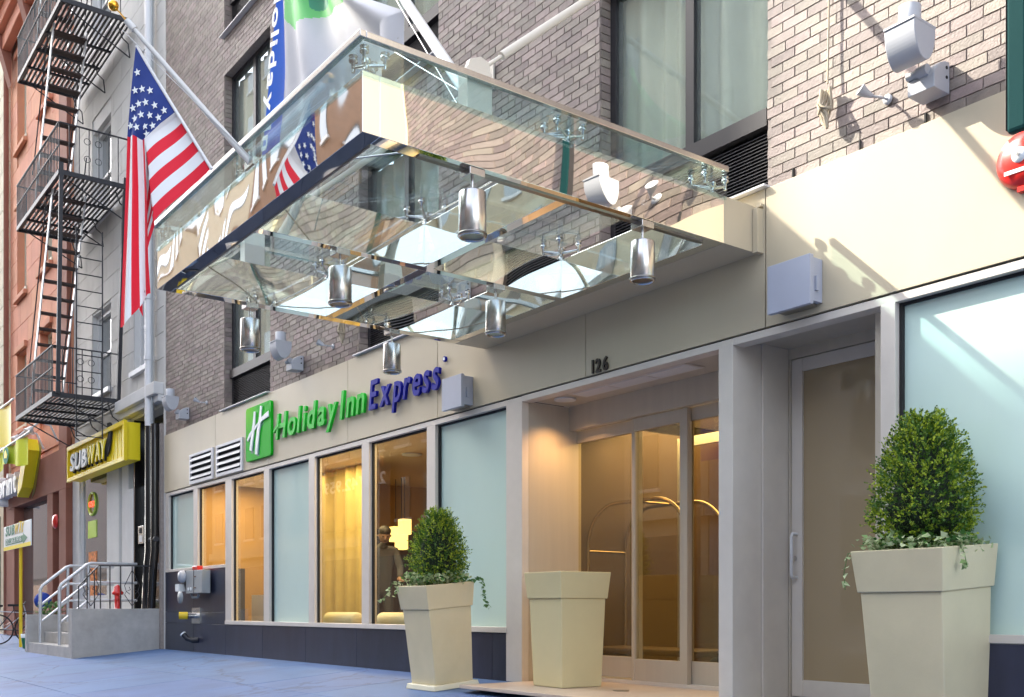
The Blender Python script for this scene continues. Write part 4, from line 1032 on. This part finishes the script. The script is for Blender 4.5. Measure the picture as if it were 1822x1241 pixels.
# ================================================================= GREY BUILDING (left neighbour)
GX0, GX1 = -24.84, -18.48
gb = thing('grey_building', 'pale grey stone townhouse carrying the black fire escape', 'building', (-21.7, 0, 0))
gm = MB()
gw = [(-23.3, -21.9), (-20.35, -19.25)]      # window columns
gl_ = [(5.25, 7.0), (8.9, 10.9), (12.6, 14.6)]
def wall_with_holes(mb, x0, x1, z0, z1, cols, rows, y0, y1):
    xs = [x0]+[v for c in cols for v in c]+[x1]
    for i in range(0, len(xs)-1, 2): mb.box(xs[i], xs[i+1], y0, y1, z0, z1)
    for (a, b) in cols:
        zz = [z0]+[v for r in rows for v in r]+[z1]
        for i in range(0, len(zz)-1, 2): mb.box(a, b, y0, y1, zz[i], zz[i+1])
wall_with_holes(gm, GX0, GX1, 4.35, 16, gw, gl_, .05, .35)
gwall = gm.build('wall', 'white_stone', gb)
# stone blocks, as parts
z = 4.75; row = 0; cnt = 0
def clipped(x0, x1, z0, z1, cols, rows):
    segs = [(x0, x1)]
    for (a, b) in cols:
        if any(z0 < r1 and z1 > r0 for (r0, r1) in rows):
            ns = []
            for (p, q) in segs:
                if q <= a or p >= b: ns.append((p, q))
                else:
                    if p < a: ns.append((p, a))
                    if q > b: ns.append((b, q))
            segs = ns
    return segs
while z < 15.2:
    h = .46
    x = GX0+(.0 if row % 2 else -.5)
    while x < GX1:
        for (p, q) in clipped(max(x, GX0), min(x+1.05, GX1), z, z+h, gw, gl_):
            if q-p > .05 and cnt < 290:
                box('stone_block', 'pale_stone', gwall, p+.006, q-.006, .028, .06, z+.006, z+h-.006); cnt += 1
        x += 1.05
    z += h; row += 1
def sash(bld, a, b, z0, z1, frame_m, y=.22, curtain=False):
    f = MB().box(a, a+.09, y-.08, y+.05, z0, z1).box(b-.09, b, y-.08, y+.05, z0, z1).box(a+.09, b-.09, y-.08, y+.05, z1-.1, z1).box(a+.09, b-.09, y-.08, y+.05, z0, z0+.08)
    f.box(a+.09, b-.09, y-.04, y+.05, (z0+z1)/2-.03, (z0+z1)/2+.03)
    w = f.build('window', frame_m, bld); box('pane', 'window_dark' if not curtain else 'glass_upper', w, a+.09, b-.09, y, y+.008, z0+.08, z1-.1)
    if curtain: box('blind', 'curtain', w, a+.05, b-.05, y+.12, y+.14, z0, z1)
    MB().box(a-.08, b+.08, -.05, y-.08, z0-.10, z0-.002).build('sill', frame_m, bld, bevel=.006)
    return w
for (a, b) in gw:
    for (c, d) in gl_: sash(gb, a, b, c, d, 'white_trim')
# ground floor: piers, cornice, door hood
MB().box(GX0, GX1-2.1, -.10, .35, 4.15, 4.38).box(-20.9, GX1-.02, -.18, .35, 4.52, 4.74).box(-20.9, GX1-.02, -.10, .35, 4.40, 4.519).build('cornice', 'white_stone', gb, bevel=.015)
for q in ((-21.05, -20.62, .0, .35, 0, 4.399), (GX0, -24.25, .0, .35, 0, 4.149), (-22.1, -21.25, .0, .30, .66, 3.60)): MB().box(*q).build('pier', 'white_stone', gb, bevel=.01)
MB().box(-20.60, -20.2, -.03, .3, 0, 3.02).build('pier', 'white_stone', gb, bevel=.01)
box('doorway_void', 'black_gloss', gb, -20.62, GX1, .30, .36, 0, 4.40)
MB().box(-20.19, -20.13, -.02, .30, .66, 4.3).build('door_jamb', 'black_gloss', gb)
MB().box(-20.2, -18.5, .12, .30, .66, 3.05).build('entrance_door', 'black_gloss', gb, label='glossy black entrance door')
box('upper_blank', 'white_stone', gb, GX0, -21.05, .20, .35, 3.55, 4.15)
# shopfront
MB().box(-24.25, -22.1, .04, .10, .60, 1.0).box(-24.25, -24.13, .04, .10, 1.0, 3.55).box(-22.2, -22.1, .04, .10, 1.0, 3.55).build('shopfront_frame', 'white_trim', gb)
sgx = box('pane', 'window_dark', gb, -24.13, -22.2, .07, .078, 1.0, 3.55)
box('shop_door', 'pale_stone', gb, -21.25, -20.96, .12, .2, .66, 3.5, label='pale panelled shop door'); box('door_recess', 'pale_stone', gb, -22.1, -20.95, .30, .33, .66, 3.6)
po = thing('food_poster', 'orange printed food poster in the sandwich shop window', 'poster', (-23.2, .06, 1.4)); MB().box(-23.70, -23.10, .055, .066, .95, 1.95).build('sheet', 'orange_print', po)
po = thing('window_poster', 'bright green and white notice in the sandwich shop window', 'poster', (-23.4, .06, 2.4)); MB().box(-23.75, -23.10, .055, .066, 2.25, 2.62).build('sheet', 'green_print', po)
po = thing('open_sign', 'oval neon sign glowing red in the sandwich shop window', 'sign', (-23.4, .06, 3.0))
m = MB(); m.tube([(-23.4+.28*math.cos(R(a)), .05, 2.98+.24*math.sin(R(a))) for a in range(0, 361, 20)], .025, 6); m.build('neon_ring', 'green_print', po)
lettering('OPEN', .17, .02, 'red_neon', po, (-23.62, .045, 2.92), width=.44)
# intercom
ic = thing('intercom', 'steel intercom panel beside the black doorway', 'intercom', (-19.7, 0, 1.9))
MB().box(-19.84, -19.52, -.045, -.021, 1.93, 2.26).build('plate', 'steel', ic, bevel=.004); MB().box(-19.77, -19.62, -.049, -.0455, 2.12, 2.22).build('screen', 'joint_dark', ic); MB().box(-19.77, -19.60, -.049, -.0455, 1.96, 2.08).build('keypad', 'white_trim', ic)
# downpipes
dp = thing('downpipe', 'white then black downpipe running down between the two buildings', 'downpipe', (-18.7, -.12, 0))
MB().tube([(-18.98, -.10, 16), (-18.98, -.10, 4.1), (-18.92, -.10, 3.9)], .085, 10).build('upper_pipe', 'white_trim', dp)
MB().tube([(-18.78, -.12, 16), (-18.78, -.12, 4.0)], .02, 8).build('cable', 'box_grey', dp)
for z in (5.2, 6.3, 8.0): MB().tube([(-18.98, -.10, z), (-18.98, -.10, z+.08)], .10, 10).build('pipe_collar', 'white_trim', dp)
for x, r in ((-18.90, .085), (-18.62, .07)):
    MB().tube([(x, -.12, 4.0), (x, -.12, 1.75), (x-.04, -.14, 1.4), (x-.10, -.15, .70)], r, 10).build('lower_pipe', 'black_gloss', dp)
MB().tube([(-19.0, -.13, 1.95), (-18.5, -.13, 1.95)], .05, 8).build('clamp', 'black_iron', dp)
MB().box(-18.56, -18.47, -.06, .3, 0, 4.0).build('corner_quoin', 'mortar', dp)
# sandwich shop sign
ss = thing('shop_sign', 'yellow SUBWAY fascia sign in a yellow frame on the grey building', 'sign', (-21.9, -.3, 3.55))
MB().box(-23.94, -19.80, -.26, -.02, 3.50, 4.20).build('sign_box', 'sign_yellow', ss)
MB().box(-23.98, -19.76, -.33, -.262, 4.14, 4.23).box(-23.98, -19.76, -.33, -.262, 3.47, 3.55).box(-23.98, -23.90, -.33, -.262, 3.55, 4.14).box(-19.86, -19.76, -.33, -.262, 3.55, 4.14).build('sign_frame', 'sign_yellow_edge', ss, bevel=.005)
for k in range(16): MB().box(-23.8+k*.26, -23.78+k*.26, -.268, -.2605, 3.56, 4.13).build('panel_rib', 'sign_yellow_edge', ss)
lettering('SUBWAY', .50, .03, 'joint_dark', ss, (-23.60, -.290, 3.655), bold=.030, width=2.75, name='letter_back', shear=.1)
lettering('SUB', .50, .03, 'letter_white', ss, (-23.62, -.335, 3.67), bold=.012, width=1.36, shear=.1)
lettering('WAY', .50, .03, 'sign_yellow', ss, (-22.25, -.335, 3.67), bold=.012, width=1.36, shear=.1)
MB().prism([(-20.95, 3.68), (-20.80, 3.80), (-20.62, 4.20), (-20.75, 4.32), (-20.95, 4.33), (-20.86, 4.12), (-21.0, 3.95)], -.31, -.28).build('arrow', 'joint_dark', ss)
# stoop
sb_ = thing('stoop', 'concrete entrance stoop with steps and a low side wall', 'steps', (-20.4, -.8, 0))
MB().box(-18.86, -18.62, -1.52, -.02, -.25, .715).build('side_wall', 'concrete', sb_, bevel=.01)
MB().box(-22.25, -22.08, -1.52, -.02, -.25, .60).build('side_wall', 'concrete', sb_, bevel=.01)
for k, (y, z) in enumerate(((-1.5, .055), (-1.2, .26), (-.9, .46), (-.6, .66))):
    MB().box(-22.08, -18.86, y, -.001, -.25 if k == 0 else (.0, .056, .261, .461)[k], z).build('step', 'concrete', sb_, bevel=.008)
# galvanised handrails
for x, lb in ((-21.4, 'left'), (-19.9, 'right')):
    hrl = thing('handrail', 'galvanised tube handrail on the stoop steps, the %s one' % ('far' if x < -21 else 'near'), 'handrail', (x, -1.0, .1), 'galvanised stoop handrails')
    MB().tube([(x, -1.42, .055), (x, -1.42, 1.08), (x, -1.38, 1.16), (x, -.95, 1.52), (x, -.88, 1.55), (x, -.05, 1.55)], .030, 10).build('top_rail', 'galvanised', hrl)
    MB().tube([(x, -1.42, .78), (x, -.92, 1.20), (x, -.05, 1.20)], .024, 8).build('mid_rail', 'galvanised', hrl)
    MB().tube([(x, -1.42, .45), (x, -.92, .87), (x, -.05, .87)], .024, 8).build('low_rail', 'galvanised', hrl)
    MB().tube([(x, -.92, .46), (x, -.92, 1.53)], .028, 8).build('post', 'galvanised', hrl)
wr = thing('iron_railing', 'black wrought iron railing with scrolls on the concrete side wall', 'railing', (-18.74, -.8, .715))
X_ = -18.74
MB().bar((X_, -1.05, 1.46), (X_, -.10, 1.48), .03, .02).bar((X_, -1.05, 1.46), (X_, -1.38, 1.10), .03, .02).build('top_rail', 'black_iron', wr)
for y, zt in ((-1.38, 1.10), (-1.24, 1.26), (-1.12, 1.38), (-1.02, 1.46), (-.86, 1.46), (-.68, 1.46), (-.48, 1.46), (-.28, 1.47), (-.12, 1.47)): MB().bar((X_, y, .71), (X_, y, zt), .018).build('baluster', 'black_iron', wr)
for yc in (-1.18, -.48):
    m = MB()
    for s_ in (-1, 1):
        m.tube([(X_, yc, 1.40), (X_, yc+s_*.13, 1.12), (X_, yc+s_*.10, 1.02), (X_, yc+s_*.03, 1.05), (X_, yc+s_*.05, 1.10)], .007, 5)
        m.tube([(X_, yc, .76), (X_, yc+s_*.13, .96), (X_, yc+s_*.10, 1.02), (X_, yc+s_*.04, .97)], .007, 5)
    m.build('scroll', 'black_iron', wr)
hy = thing('standpipe', 'red fire standpipe head standing on the stoop landing', 'standpipe', (-19.55, -.5, .66))
MB().lathe([(.09, 0), (.09, .04), (.055, .05), (.055, .30), (.10, .32), (.10, .36), (.07, .38), (.06, .46), (.0, .50)], (-19.55, -.5, .66), 14).tube([(-19.55, -.5, .92), (-19.40, -.56, .92)], .035, 8).build('body', 'bell_red', hy)

# ---- fire escape
fe = thing('fire_escape', 'black iron fire escape with three platforms, steep stairs and a drop ladder', 'fire escape', (-22.5, -.6, 4.7))
PL = [(-24.2, -20.95, 4.78), (-24.1, -20.45, 8.82), (-24.0, -20.3, 11.95)]
FY0, FY1 = -1.30, -.06
for pi, (a, b, z) in enumerate(PL):
    fr = MB().bar((a, FY0, z), (b, FY0, z), .03, .09).bar((a, FY1, z), (b, FY1, z), .03, .09).bar((a, FY0, z), (a, FY1, z), .03, .09).bar((b, FY0, z), (b, FY1, z), .03, .09)
    for x in (a+.8, a+1.6, a+2.4): fr.bar((x, FY0, z-.03), (x, FY1, z-.03), .05, .04)
    pf = fr.build('platform', 'black_iron', fe)
    sm = MB().box(0, b-a-.04, -.022, .022, -.012, .012).mesh('slat', 'black_iron')
    n = 15
    for k in range(n): inst('slat', sm, pf, (a+.02, FY0+.06+(FY1-FY0-.12)*k/(n-1), z+.01))
    # brackets to the wall
    for x in (a+.15, (a+b)/2, b-.15):
        MB().tube([(x, FY0+.15, z-.05), (x, -.02, z-.62)], .013, 6).tube([(x, -.25, z-.05), (x, -.16, z-.28), (x, -.05, z-.36), (x, -.02, z-.62)], .013, 6).build('bracket', 'black_iron', fe)
    # railings: outer side and both ends
    rl = MB().bar((a, FY0, z+.92), (b, FY0, z+.92), .035, .02).bar((a, FY0, z+.50), (b, FY0, z+.50), .03, .015)
    rl.bar((a, FY0, z+.92), (a, FY1, z+.92), .035, .02).bar((b, FY0, z+.92), (b, FY1, z+.92), .035, .02).build('handrail', 'black_iron', fe)
    bm_me = MB().box(-.008, .008, -.008, .008, 0, .92).mesh('baluster', 'black_iron')
    k = 0; nb = int((b-a)/.115)
    for k in range(nb+1): inst('baluster', bm_me, fe, (a+(b-a)*k/nb, FY0, z))
    for k in range(1, 7):
        for x in (a, b): inst('baluster', bm_me, fe, (x, FY0+(FY1-FY0)*k/7, z))
    for x in (b,):
        m = MB()
        for s_, q in ((-1, .35), (1, .35), (-1, .68), (1, .68)):
            yc = -.70; m.tube([(x, yc+s_*(.10+.06*math.cos(R(t_)))*1., z+q+.06*math.sin(R(t_))) for t_ in range(0, 400, 40)], .007, 5)
        m.build('scroll', 'black_iron', fe)
# stairs: plane parallel to the front, treads running front to back
def stair(x0, z0, x1, z1, n, ya=-1.22, yb=-.62):
    s = MB().bar((x0, ya, z0), (x1, ya, z1), .02, .11).build('stringer', 'galvanised', fe, label='paint worn pale stair stringer'); MB().bar((x0, yb, z0), (x1, yb, z1), .02, .11).build('stringer', 'galvanised', fe, label='paint worn pale stair stringer')
    hr = MB()
    for y in (ya-.02, yb+.02):
        hr.tube([(x0, y, z0+.75), (x1, y, z1+.75)], .012, 6)
    hr.build('stair_rail', 'black_iron', fe)
    for k in range(n):
        t_ = (k+.5)/n; x = x0+(x1-x0)*t_; z = z0+(z1-z0)*t_
        box('tread', 'rusty_iron', fe, x-.09, x+.09, ya, yb, z-.014, z+.014)
stair(-22.9, 8.84, -21.2, 11.95, 11)
stair(-23.3, 4.80, -21.3, 8.80, 14)
stair(-22.8, 11.97, -21.4, 14.6, 9)
# tall posts and drop ladder on the right end
MB().bar((-20.90, -1.22, 4.80), (-20.45, -1.26, 9.0), .07).build('post', 'black_iron', fe); MB().bar((-20.92, -.10, 4.80), (-20.47, -.10, 9.0), .07).build('post', 'black_iron', fe)
MB().tube([(-20.85, -.9, 4.0), (-20.85, -.9, 8.0)], .014, 6).tube([(-20.85, -.42, 4.0), (-20.85, -.42, 8.0)], .014, 6).build('ladder_rail', 'black_iron', fe)
for k in range(13): MB().tube([(-20.85, -.9, 4.02+k*.31), (-20.85, -.42, 4.02+k*.31)], .011, 6).build('rung', 'black_iron', fe)

# ================================================================= RED BROWN BUILDING
RX0, RX1 = -31.5, -24.86
rb = thing('terracotta_building', 'orange and brown painted townhouse with arched phone shop front', 'building', (-28, 0, 0))
rw = [(-30.6, -29.5), (-27.9, -26.7)]; rl_ = [(5.6, 7.6), (9.2, 11.5), (13.2, 15.6)]
m = MB(); wall_with_holes(m, RX0, RX1, 4.4, 19, rw, rl_, .0, .35); rwall = m.build('wall', 'terracotta', rb)
cnt = 0; z = 4.6; row = 0
while z < 18:
    x = RX0-(.4 if row % 2 else 0)
    while x < RX1:
        for (p, q) in clipped(max(x, RX0), min(x+1.3, RX1), z, z+.62, rw, rl_):
            if q-p > .08 and cnt < 280: box('stone_block', 'terracotta', rwall, p+.008, q-.008, -.022, .004, z+.008, z+.612); cnt += 1
        x += 1.3
    z += .62; row += 1
for (a, b) in rw:
    for (c, d) in rl_: 
        sash(rb, a, b, c, d, 'cream_stone', y=.24)
        for q in ((a-.12, b+.12, -.12, -.023, c-.22, c-.104), (a-.1, b+.1, -.10, -.023, d, d+.16)): MB().box(*q).build('window_moulding', 'terracotta', rb, bevel=.01)
MB().box(-25.6, RX1, -.12, -.023, 4.4, 19).build('pilaster', 'terracotta_dark', rb, bevel=.01)
MB().box(RX0-.1, RX1, -.35, -.13, 15.9, 16.3).box(RX0-.1, RX1, -.5, -.13, 16.3, 16.7).box(RX0-.2, RX1, -.75, -.13, 16.7, 17.2).build('cornice', 'terracotta', rb, bevel=.02)
for x in (-31.2, -28.5, -25.7): MB().prism([(-.13, 15.0), (-.30, 15.6), (-.62, 16.69), (-.13, 16.69)], x, x+.35, plane='yz').build('cornice_bracket', 'terracotta_dark', rb)
# ground floor
MB().box(RX0, RX1, -.14, .35, 3.45, 4.39).build('fascia', 'terracotta_dark', rb, bevel=.01)
for q in ((-25.5, RX1, -.14, .35, 0, 3.449), (-26.65, -26.1, -.14, .35, 0, 3.449), (RX0, -30.4, -.14, .35, 0, 3.449)): MB().box(*q).build('pier', 'terracotta_dark', rb, bevel=.01)
box('doorway', 'dark_wall', rb, -26.1, -25.5, .3, .35, 0, 3.449)
box('shop_window', 'window_dark', rb, -30.4, -26.65, .10, .11, .4, 3.449, label='large dark shop window'); MB().box(-30.4, -26.65, .04, .2, 0, .4).build('stall_riser', 'terracotta_dark', rb)
MB().lathe([(.0, -.22), (.12, -.21), (.17, -.17), (.17, -.141)], (-25.75, 0, 2.75), 18, axis='y').build('alarm_gong', 'bell_red', rb)
sp_ = thing('shop_sign', 'white raised letters reading Sprint on the brown fascia', 'sign', (-30, -.3, 4.0))
lettering('Sprint', .85, .22, 'letter_white', sp_, (-31.6, -.30, 3.72), bold=.02, width=2.9)
MB().prism([(-28.6, 3.55), (-28.1, 3.75), (-27.4, 4.6), (-27.6, 4.9), (-27.9, 4.6), (-28.5, 3.9)], -.42, -.15).build('wing_logo', 'sign_yellow', sp_)
MB().prism([(-28.3, 3.5), (-27.9, 3.65), (-27.2, 4.6), (-27.4, 5.0), (-27.55, 4.6), (-28.05, 3.75)], -.149, -.02-.121).build('wing_logo_back', 'steel_dark', sp_)
# projecting banners
b1 = thing('street_banner', 'lime green banner with a dark round emblem hanging over the phone shop', 'banner', (-26.2, -.9, 4.3))
MB().grid(lambda u, v: (-28.2+3.2*u, -.95+.05*math.sin(u*14), 4.05+.12*math.sin(u*5)*(1-v)+.50*v), 40, 6, 0).build('cloth', 'lime_cloth', b1, fixn=False)
MB().tube([(-28.4, -.95, 4.56), (-24.5, -.95, 4.60)], .03, 8).build('pole', 'pole_white', b1)
m = MB().prism([(-26.75+.30*math.cos(R(a)), 4.33+.20*math.sin(R(a))) for a in range(0, 360, 20)], -1.03, -1.02); m.build('emblem', 'dkgreen_cloth', b1)
MB().prism([(-26.9, 4.28), (-26.6, 4.25), (-26.55, 4.32), (-26.75, 4.45), (-26.85, 4.42)], -1.04, -1.031).build('emblem_arrow', 'sign_yellow', b1)
b2 = thing('street_banner', 'plain yellow banner at the far left edge above the lime one', 'banner', (-28, -.9, 5))
MB().grid(lambda u, v: (-30.4+3.2*u, -.85+.05*math.sin(u*9), 4.72+.95*v), 30, 3, 0).build('cloth', 'sign_yellow', b2, fixn=False)
MB().tube([(-30.6, -.85, 5.68), (-26.8, -.85, 5.70)], .025, 8).build('pole', 'pole_white', b2)
for x, lb in ((-25.6, 'right'), (-27.0, 'left')):
    g = thing('gooseneck_lamp', 'white gooseneck sign lamp above the lime banner, the %s one' % lb, 'lamp', (x, -.3, 4.8), 'gooseneck sign lamps')
    MB().tube([(x, -.14, 4.6), (x, -.3, 4.95), (x, -.55, 5.0), (x, -.7, 4.85)], .025, 8).build('arm', 'pole_white', g)
    MB().tube([(x, -.7, 4.87), (x, -.76, 4.75)], .04, 12, r2=.13).build('shade', 'pole_white', g)
# small directional sign on a yellow pole
dsn = thing('directional_sign', 'small white and yellow SUBWAY arrow sign on a yellow pole', 'sign', (-24.3, -1.2, -.11))
MB().tube([(-24.25, -1.2, -.11), (-24.25, -1.2, 2.6)], .035, 10).build('pole', 'yellow_paint', dsn)
MB().box(-25.75, -23.0, -1.26, -1.236, 2.02, 2.56).build('panel', 'letter_white', dsn, bevel=.01)
MB().box(-25.75, -23.0, -1.262, -1.2605, 2.02, 2.10).build('lower_band', 'sign_yellow', dsn)
lettering('SUB', .30, .006, 'cool_green', dsn, (-25.5, -1.265, 2.34), bold=.008, width=.95, shear=.2); lettering('WAY', .30, .006, 'yellow_paint', dsn, (-24.52, -1.265, 2.34), bold=.008, width=.95, shear=.2)
MB().prism([(-25.5, 2.13), (-23.7, 2.13), (-23.7, 2.09), (-23.3, 2.20), (-23.7, 2.31), (-23.7, 2.27), (-25.5, 2.27)], -1.266, -1.2615).build('arrow', 'cool_green', dsn)
lettering('212.563.1936', .16, .004, 'letter_white', dsn, (-25.42, -1.269, 2.15), width=1.6)
# bucket, bicycle
bk = thing('bucket', 'small green plastic bucket with white top beside the stoop', 'bucket', (-23.45, -1.2, -.11))
MB().lathe([(.12, 0), (.15, .22)], (-23.45, -1.2, -.11), 18).build('body', 'bucket_green', bk); MB().lathe([(.152, .22), (.158, .30), (.145, .30)], (-23.45, -1.2, -.11), 18).build('rim', 'letter_white', bk)
def bicycle(x, y, z, lb, fm_, rz=0.0):
    t = thing('bicycle', lb, 'bicycle', (x, y, z), 'bicycles parked beyond the stoop', rz)
    for wx in (-.52, .52):
        m = MB(); m.tube([(wx+.33*math.cos(R(a)), 0, .345+.33*math.sin(R(a))) for a in range(0, 361, 15)], .018, 6, caps=False); w = m.build('wheel', 'tyre', t, local=True)
        m = MB()
        for a in range(0, 360, 30): m.tube([(wx, 0, .345), (wx+.32*math.cos(R(a)), 0, .345+.32*math.sin(R(a)))], .003, 4)
        m.build('spokes', 'steel', w, local=True)
    MB().tube([(-.52, 0, .345), (-.05, 0, .32), (-.18, 0, .78), (-.52, 0, .345)], .015, 6).tube([(-.05, 0, .32), (.40, 0, .72), (-.16, 0, .76)], .016, 6).tube([(.52, 0, .345), (.38, 0, .90)], .015, 6).build('frame', fm_, t, local=True)
    MB().tube([(.38, -.25, .98), (.36, -.1, .93), (.38, 0, .91), (.36, .1, .93), (.38, .25, .98)], .013, 6).build('handlebar', 'black_iron', t, local=True)
    MB().box(-.30, -.08, -.06, .06, .86, .91).tube([(-.18, 0, .78), (-.19, 0, .87)], .012, 6).build('saddle', 'tyre', t, local=True, bevel=.02)
bicycle(-25.3, -.95, -.09, 'bicycle with black frame parked just beyond the stoop', 'black_iron', R(75))
bicycle(-26.6, -1.05, -.10, 'second silver bicycle farther along the pavement at the left edge', 'galvanised', R(68))
bg = thing('blue_bag', 'bright blue bag resting on the nearer bicycle', 'bag', (-24.3, -.85, .75))
m = MB(); ball((-25.2, -.55, .90), .19, m, 12); bgo = m.build('bag_body', 'blue_fabric', bg)
pl_ = thing('potted_plant', 'low green plant behind the concrete steps', 'plant', (-22.6, -.9, .1))
rnd = random.Random(4); m = MB()
for _ in range(160):
    p = Vector((-22.9+rnd.uniform(-.3, .3), -.9+rnd.uniform(-.2, .2), .62+rnd.uniform(-.1, .2))); d = Vector((rnd.uniform(-1, 1), rnd.uniform(-1, 1), rnd.uniform(0, 1))).normalized(); w = d.cross(Vector((0, 0, 1))).normalized()*.03
    m.add([p, p+d*.05+w, p+d*.11, p+d*.05-w], [(0, 1, 2, 3)])
m.build('leaves', 'ivy_dark', pl_, fixn=False, kind='stuff'); MB().lathe([(.16, -.09), (.22, .55)], (-22.9, -.9, 0), 14).build('pot', 'terracotta', pl_)

# ================================================================= FAR LEFT BUILDING
fb = thing('cream_building', 'pale cream stone building with joint lines at the far left edge', 'building', (-38, 0, 0))
fw_ = [(-34.6, -33.2), (-37.6, -36.2)]; fw_.sort(); fr_ = [(5.5, 7.5), (9.2, 11.4), (13.2, 15.4), (17, 19)]
m = MB(); wall_with_holes(m, -44, RX0-.12, 4.4, 24, fw_, fr_, .0, .35); fwl = m.build('wall', 'cream_stone', fb)
cnt = 0; z = 4.4; row = 0
while z < 22:
    x = -34.4+(.45 if row % 2 else 0)
    while x < RX0-.12:
        for (p, q) in clipped(max(x, -35), min(x+.9, RX0-.12), z, z+.55, fw_, fr_):
            if q-p > .08 and cnt < 200: box('stone_block', 'cream_stone', fwl, p+.01, q-.01, -.03, .004, z+.012, z+.538); cnt += 1
        x += .9
    z += .55; row += 1
for (a, b) in fw_:
    for (c, d) in fr_: sash(fb, a, b, c, d, 'white_trim', y=.2)
MB().tube([(-31.56, -.12, 0), (-31.56, -.12, 18)], .07, 8).build('downpipe', 'terracotta_dark', fb)
box('shop_base', 'opp_cream', fb, -44, RX0-.12, 0, .35, 0, 4.39); box('shop_window', 'window_dark', fb, -43, -33, -.02, -.001, .7, 3.4)
# further row, down the street
fb2 = thing('distant_building', 'plain brown building farther down the same side of the street', 'building', (-60, 0, 0))
MB().box(-260, -44.05, -.2, 10, 0, 24).build('wall', 'opp_brown', fb2)
for i in range(12):
    for k in range(5): box('window', 'window_dark', fb2, -48-i*3.8, -46.6-i*3.8, -.22, -.201, 4+k*3.8, 6+k*3.8)

# ================================================================= OPPOSITE SIDE OF THE STREET
def opposite(lab, x0, x1, top, m, y=-20.0, fl=3.6, wcol=2.6, dep=12):
    t = thing('opposite_building', lab, 'building', ((x0+x1)/2, y, 0))
    MB().box(x0, x1, y-dep, y, -.4, top).build('wall', m, t)
    win = MB().box(-.65, .65, 0, .06, 0, 2.0).mesh('window', 'window_dark'); sil = MB().box(-.75, .75, 0, .14, -.14, -.01).mesh('sill', 'white_trim')
    x = x0+1.4
    while x < x1-1 and x < -20 and x0 > -100 or (x < x1-1 and x0 > -50):
        z = 5.2
        while z+2 < top-.6:
            w = inst('window', win, t, (x, y+.001, z)); inst('sill', sil, w, (x, y+.001, z)); z += fl
        x += wcol
    MB().box(x0, x1, y+.001, y+.35, top-.5, top+.1).box(x0, x1, y+.001, y+.25, 4.0, 4.5).build('cornice', m, t)
    box('shop_window', 'window_dark', t, x0+.5, x1-.5, y+.001, y+.05, .3, 3.4)
    return t
oA = opposite('pale building across the street facing the canopy', -34.9, -25.3, 25, 'opp_cream')
oB = opposite('very tall cream building added unseen across the street to block the sun', -70, -48.2, 54, 'opp_cream', dep=4)  # added sun blocker, kept thin so only the right of the hotel is lit
oB2 = opposite('tall brown building added unseen across the street, its roof cutting off the lower sun', -48.15, -35, 36.6, 'opp_brown', dep=4)  # added sun blocker, roof height sets how low sunlight reaches on the front
oC = opposite('grey building across the street opposite the entrance', -25.25, -8, 22, 'opp_grey')
oD = opposite('low brown building across the street to the right', -7.95, 8, 11, 'opp_brown')
oE = opposite('grey building across the street beyond the low brown one', 8.05, 28, 13, 'opp_grey')
oG = opposite('long grey row far down the opposite side of the street', -260, -95.05, 16, 'opp_grey')
oF = opposite('far brown building across the street down the block', -95, -70.05, 15, 'opp_brown')
# signs across the street, seen mirrored in the hotel glass
def wsign(name, lab, words, size, m, x, y, z, width, backing=None):
    t = thing(name, lab, 'sign', (x, y, z))
    if backing: MB().box(x-width-.3, x+.3, y-.02, y-.001+.0, z-.3*size, z+size).build('backing', backing, t)
    lettering(words, size, .03, m, t, (x, y+.02, z), right=(-1, 0, 0), bold=.02, width=width); return t
t = wsign('rental_sign', 'white phone number 212.742.9595 sign across the street', '212.742.9595', .85, 'letter_white', -45.2, -19.6, 7.0, 7.6)
box('backing', 'dark_wall', t, -53.3, -44.8, -19.64, -19.60, 4.9, 8.6)
wsign('rental_sign', 'orange Retail Rentals sign above the phone number', 'Retail Rentals', .7, 'orange_print', -45.4, -19.58, 7.9, 6.5)
t = thing('parking_sign', 'vertical white PARK sign across the street', 'sign', (-56.3, -18.6, 7)); box('post', 'dark_wall', t, -56.5, -56.1, -19.9, -19.7, 5, 10.5)
for k, ch in enumerate('PARK'): lettering(ch, 1.0, .05, 'letter_white', t, (-55.9, -19.6, 9.3-k*1.05), right=(-1, 0, 0), bold=.04)
t = wsign('phone_shop_sign', 'white verizon sign across the street', 'verizon', .62, 'letter_white', -17.7, -19.56, 4.15, 1.6)
# purple museum banner that the canopy front mirrors
t = thing('museum_banner', 'tall purple street banner with white words across the street', 'banner', (-21, -16.2, 3))
MB().tube([(-20.2, -16.0, -.4), (-20.2, -16.0, 9.5)], .07, 10).build('pole', 'galvanised', t)
MB().box(-22.0, -20.3, -16.03, -16.0, 5.2, 9.2).build('banner_sheet', 'purple', t)
lettering('13 FEBRUARY 2010', .36, .01, 'letter_white', t, (-21.1, -15.985, 8.9), right=(0, 0, -1), up=(-1, 0, 0), width=3.2)
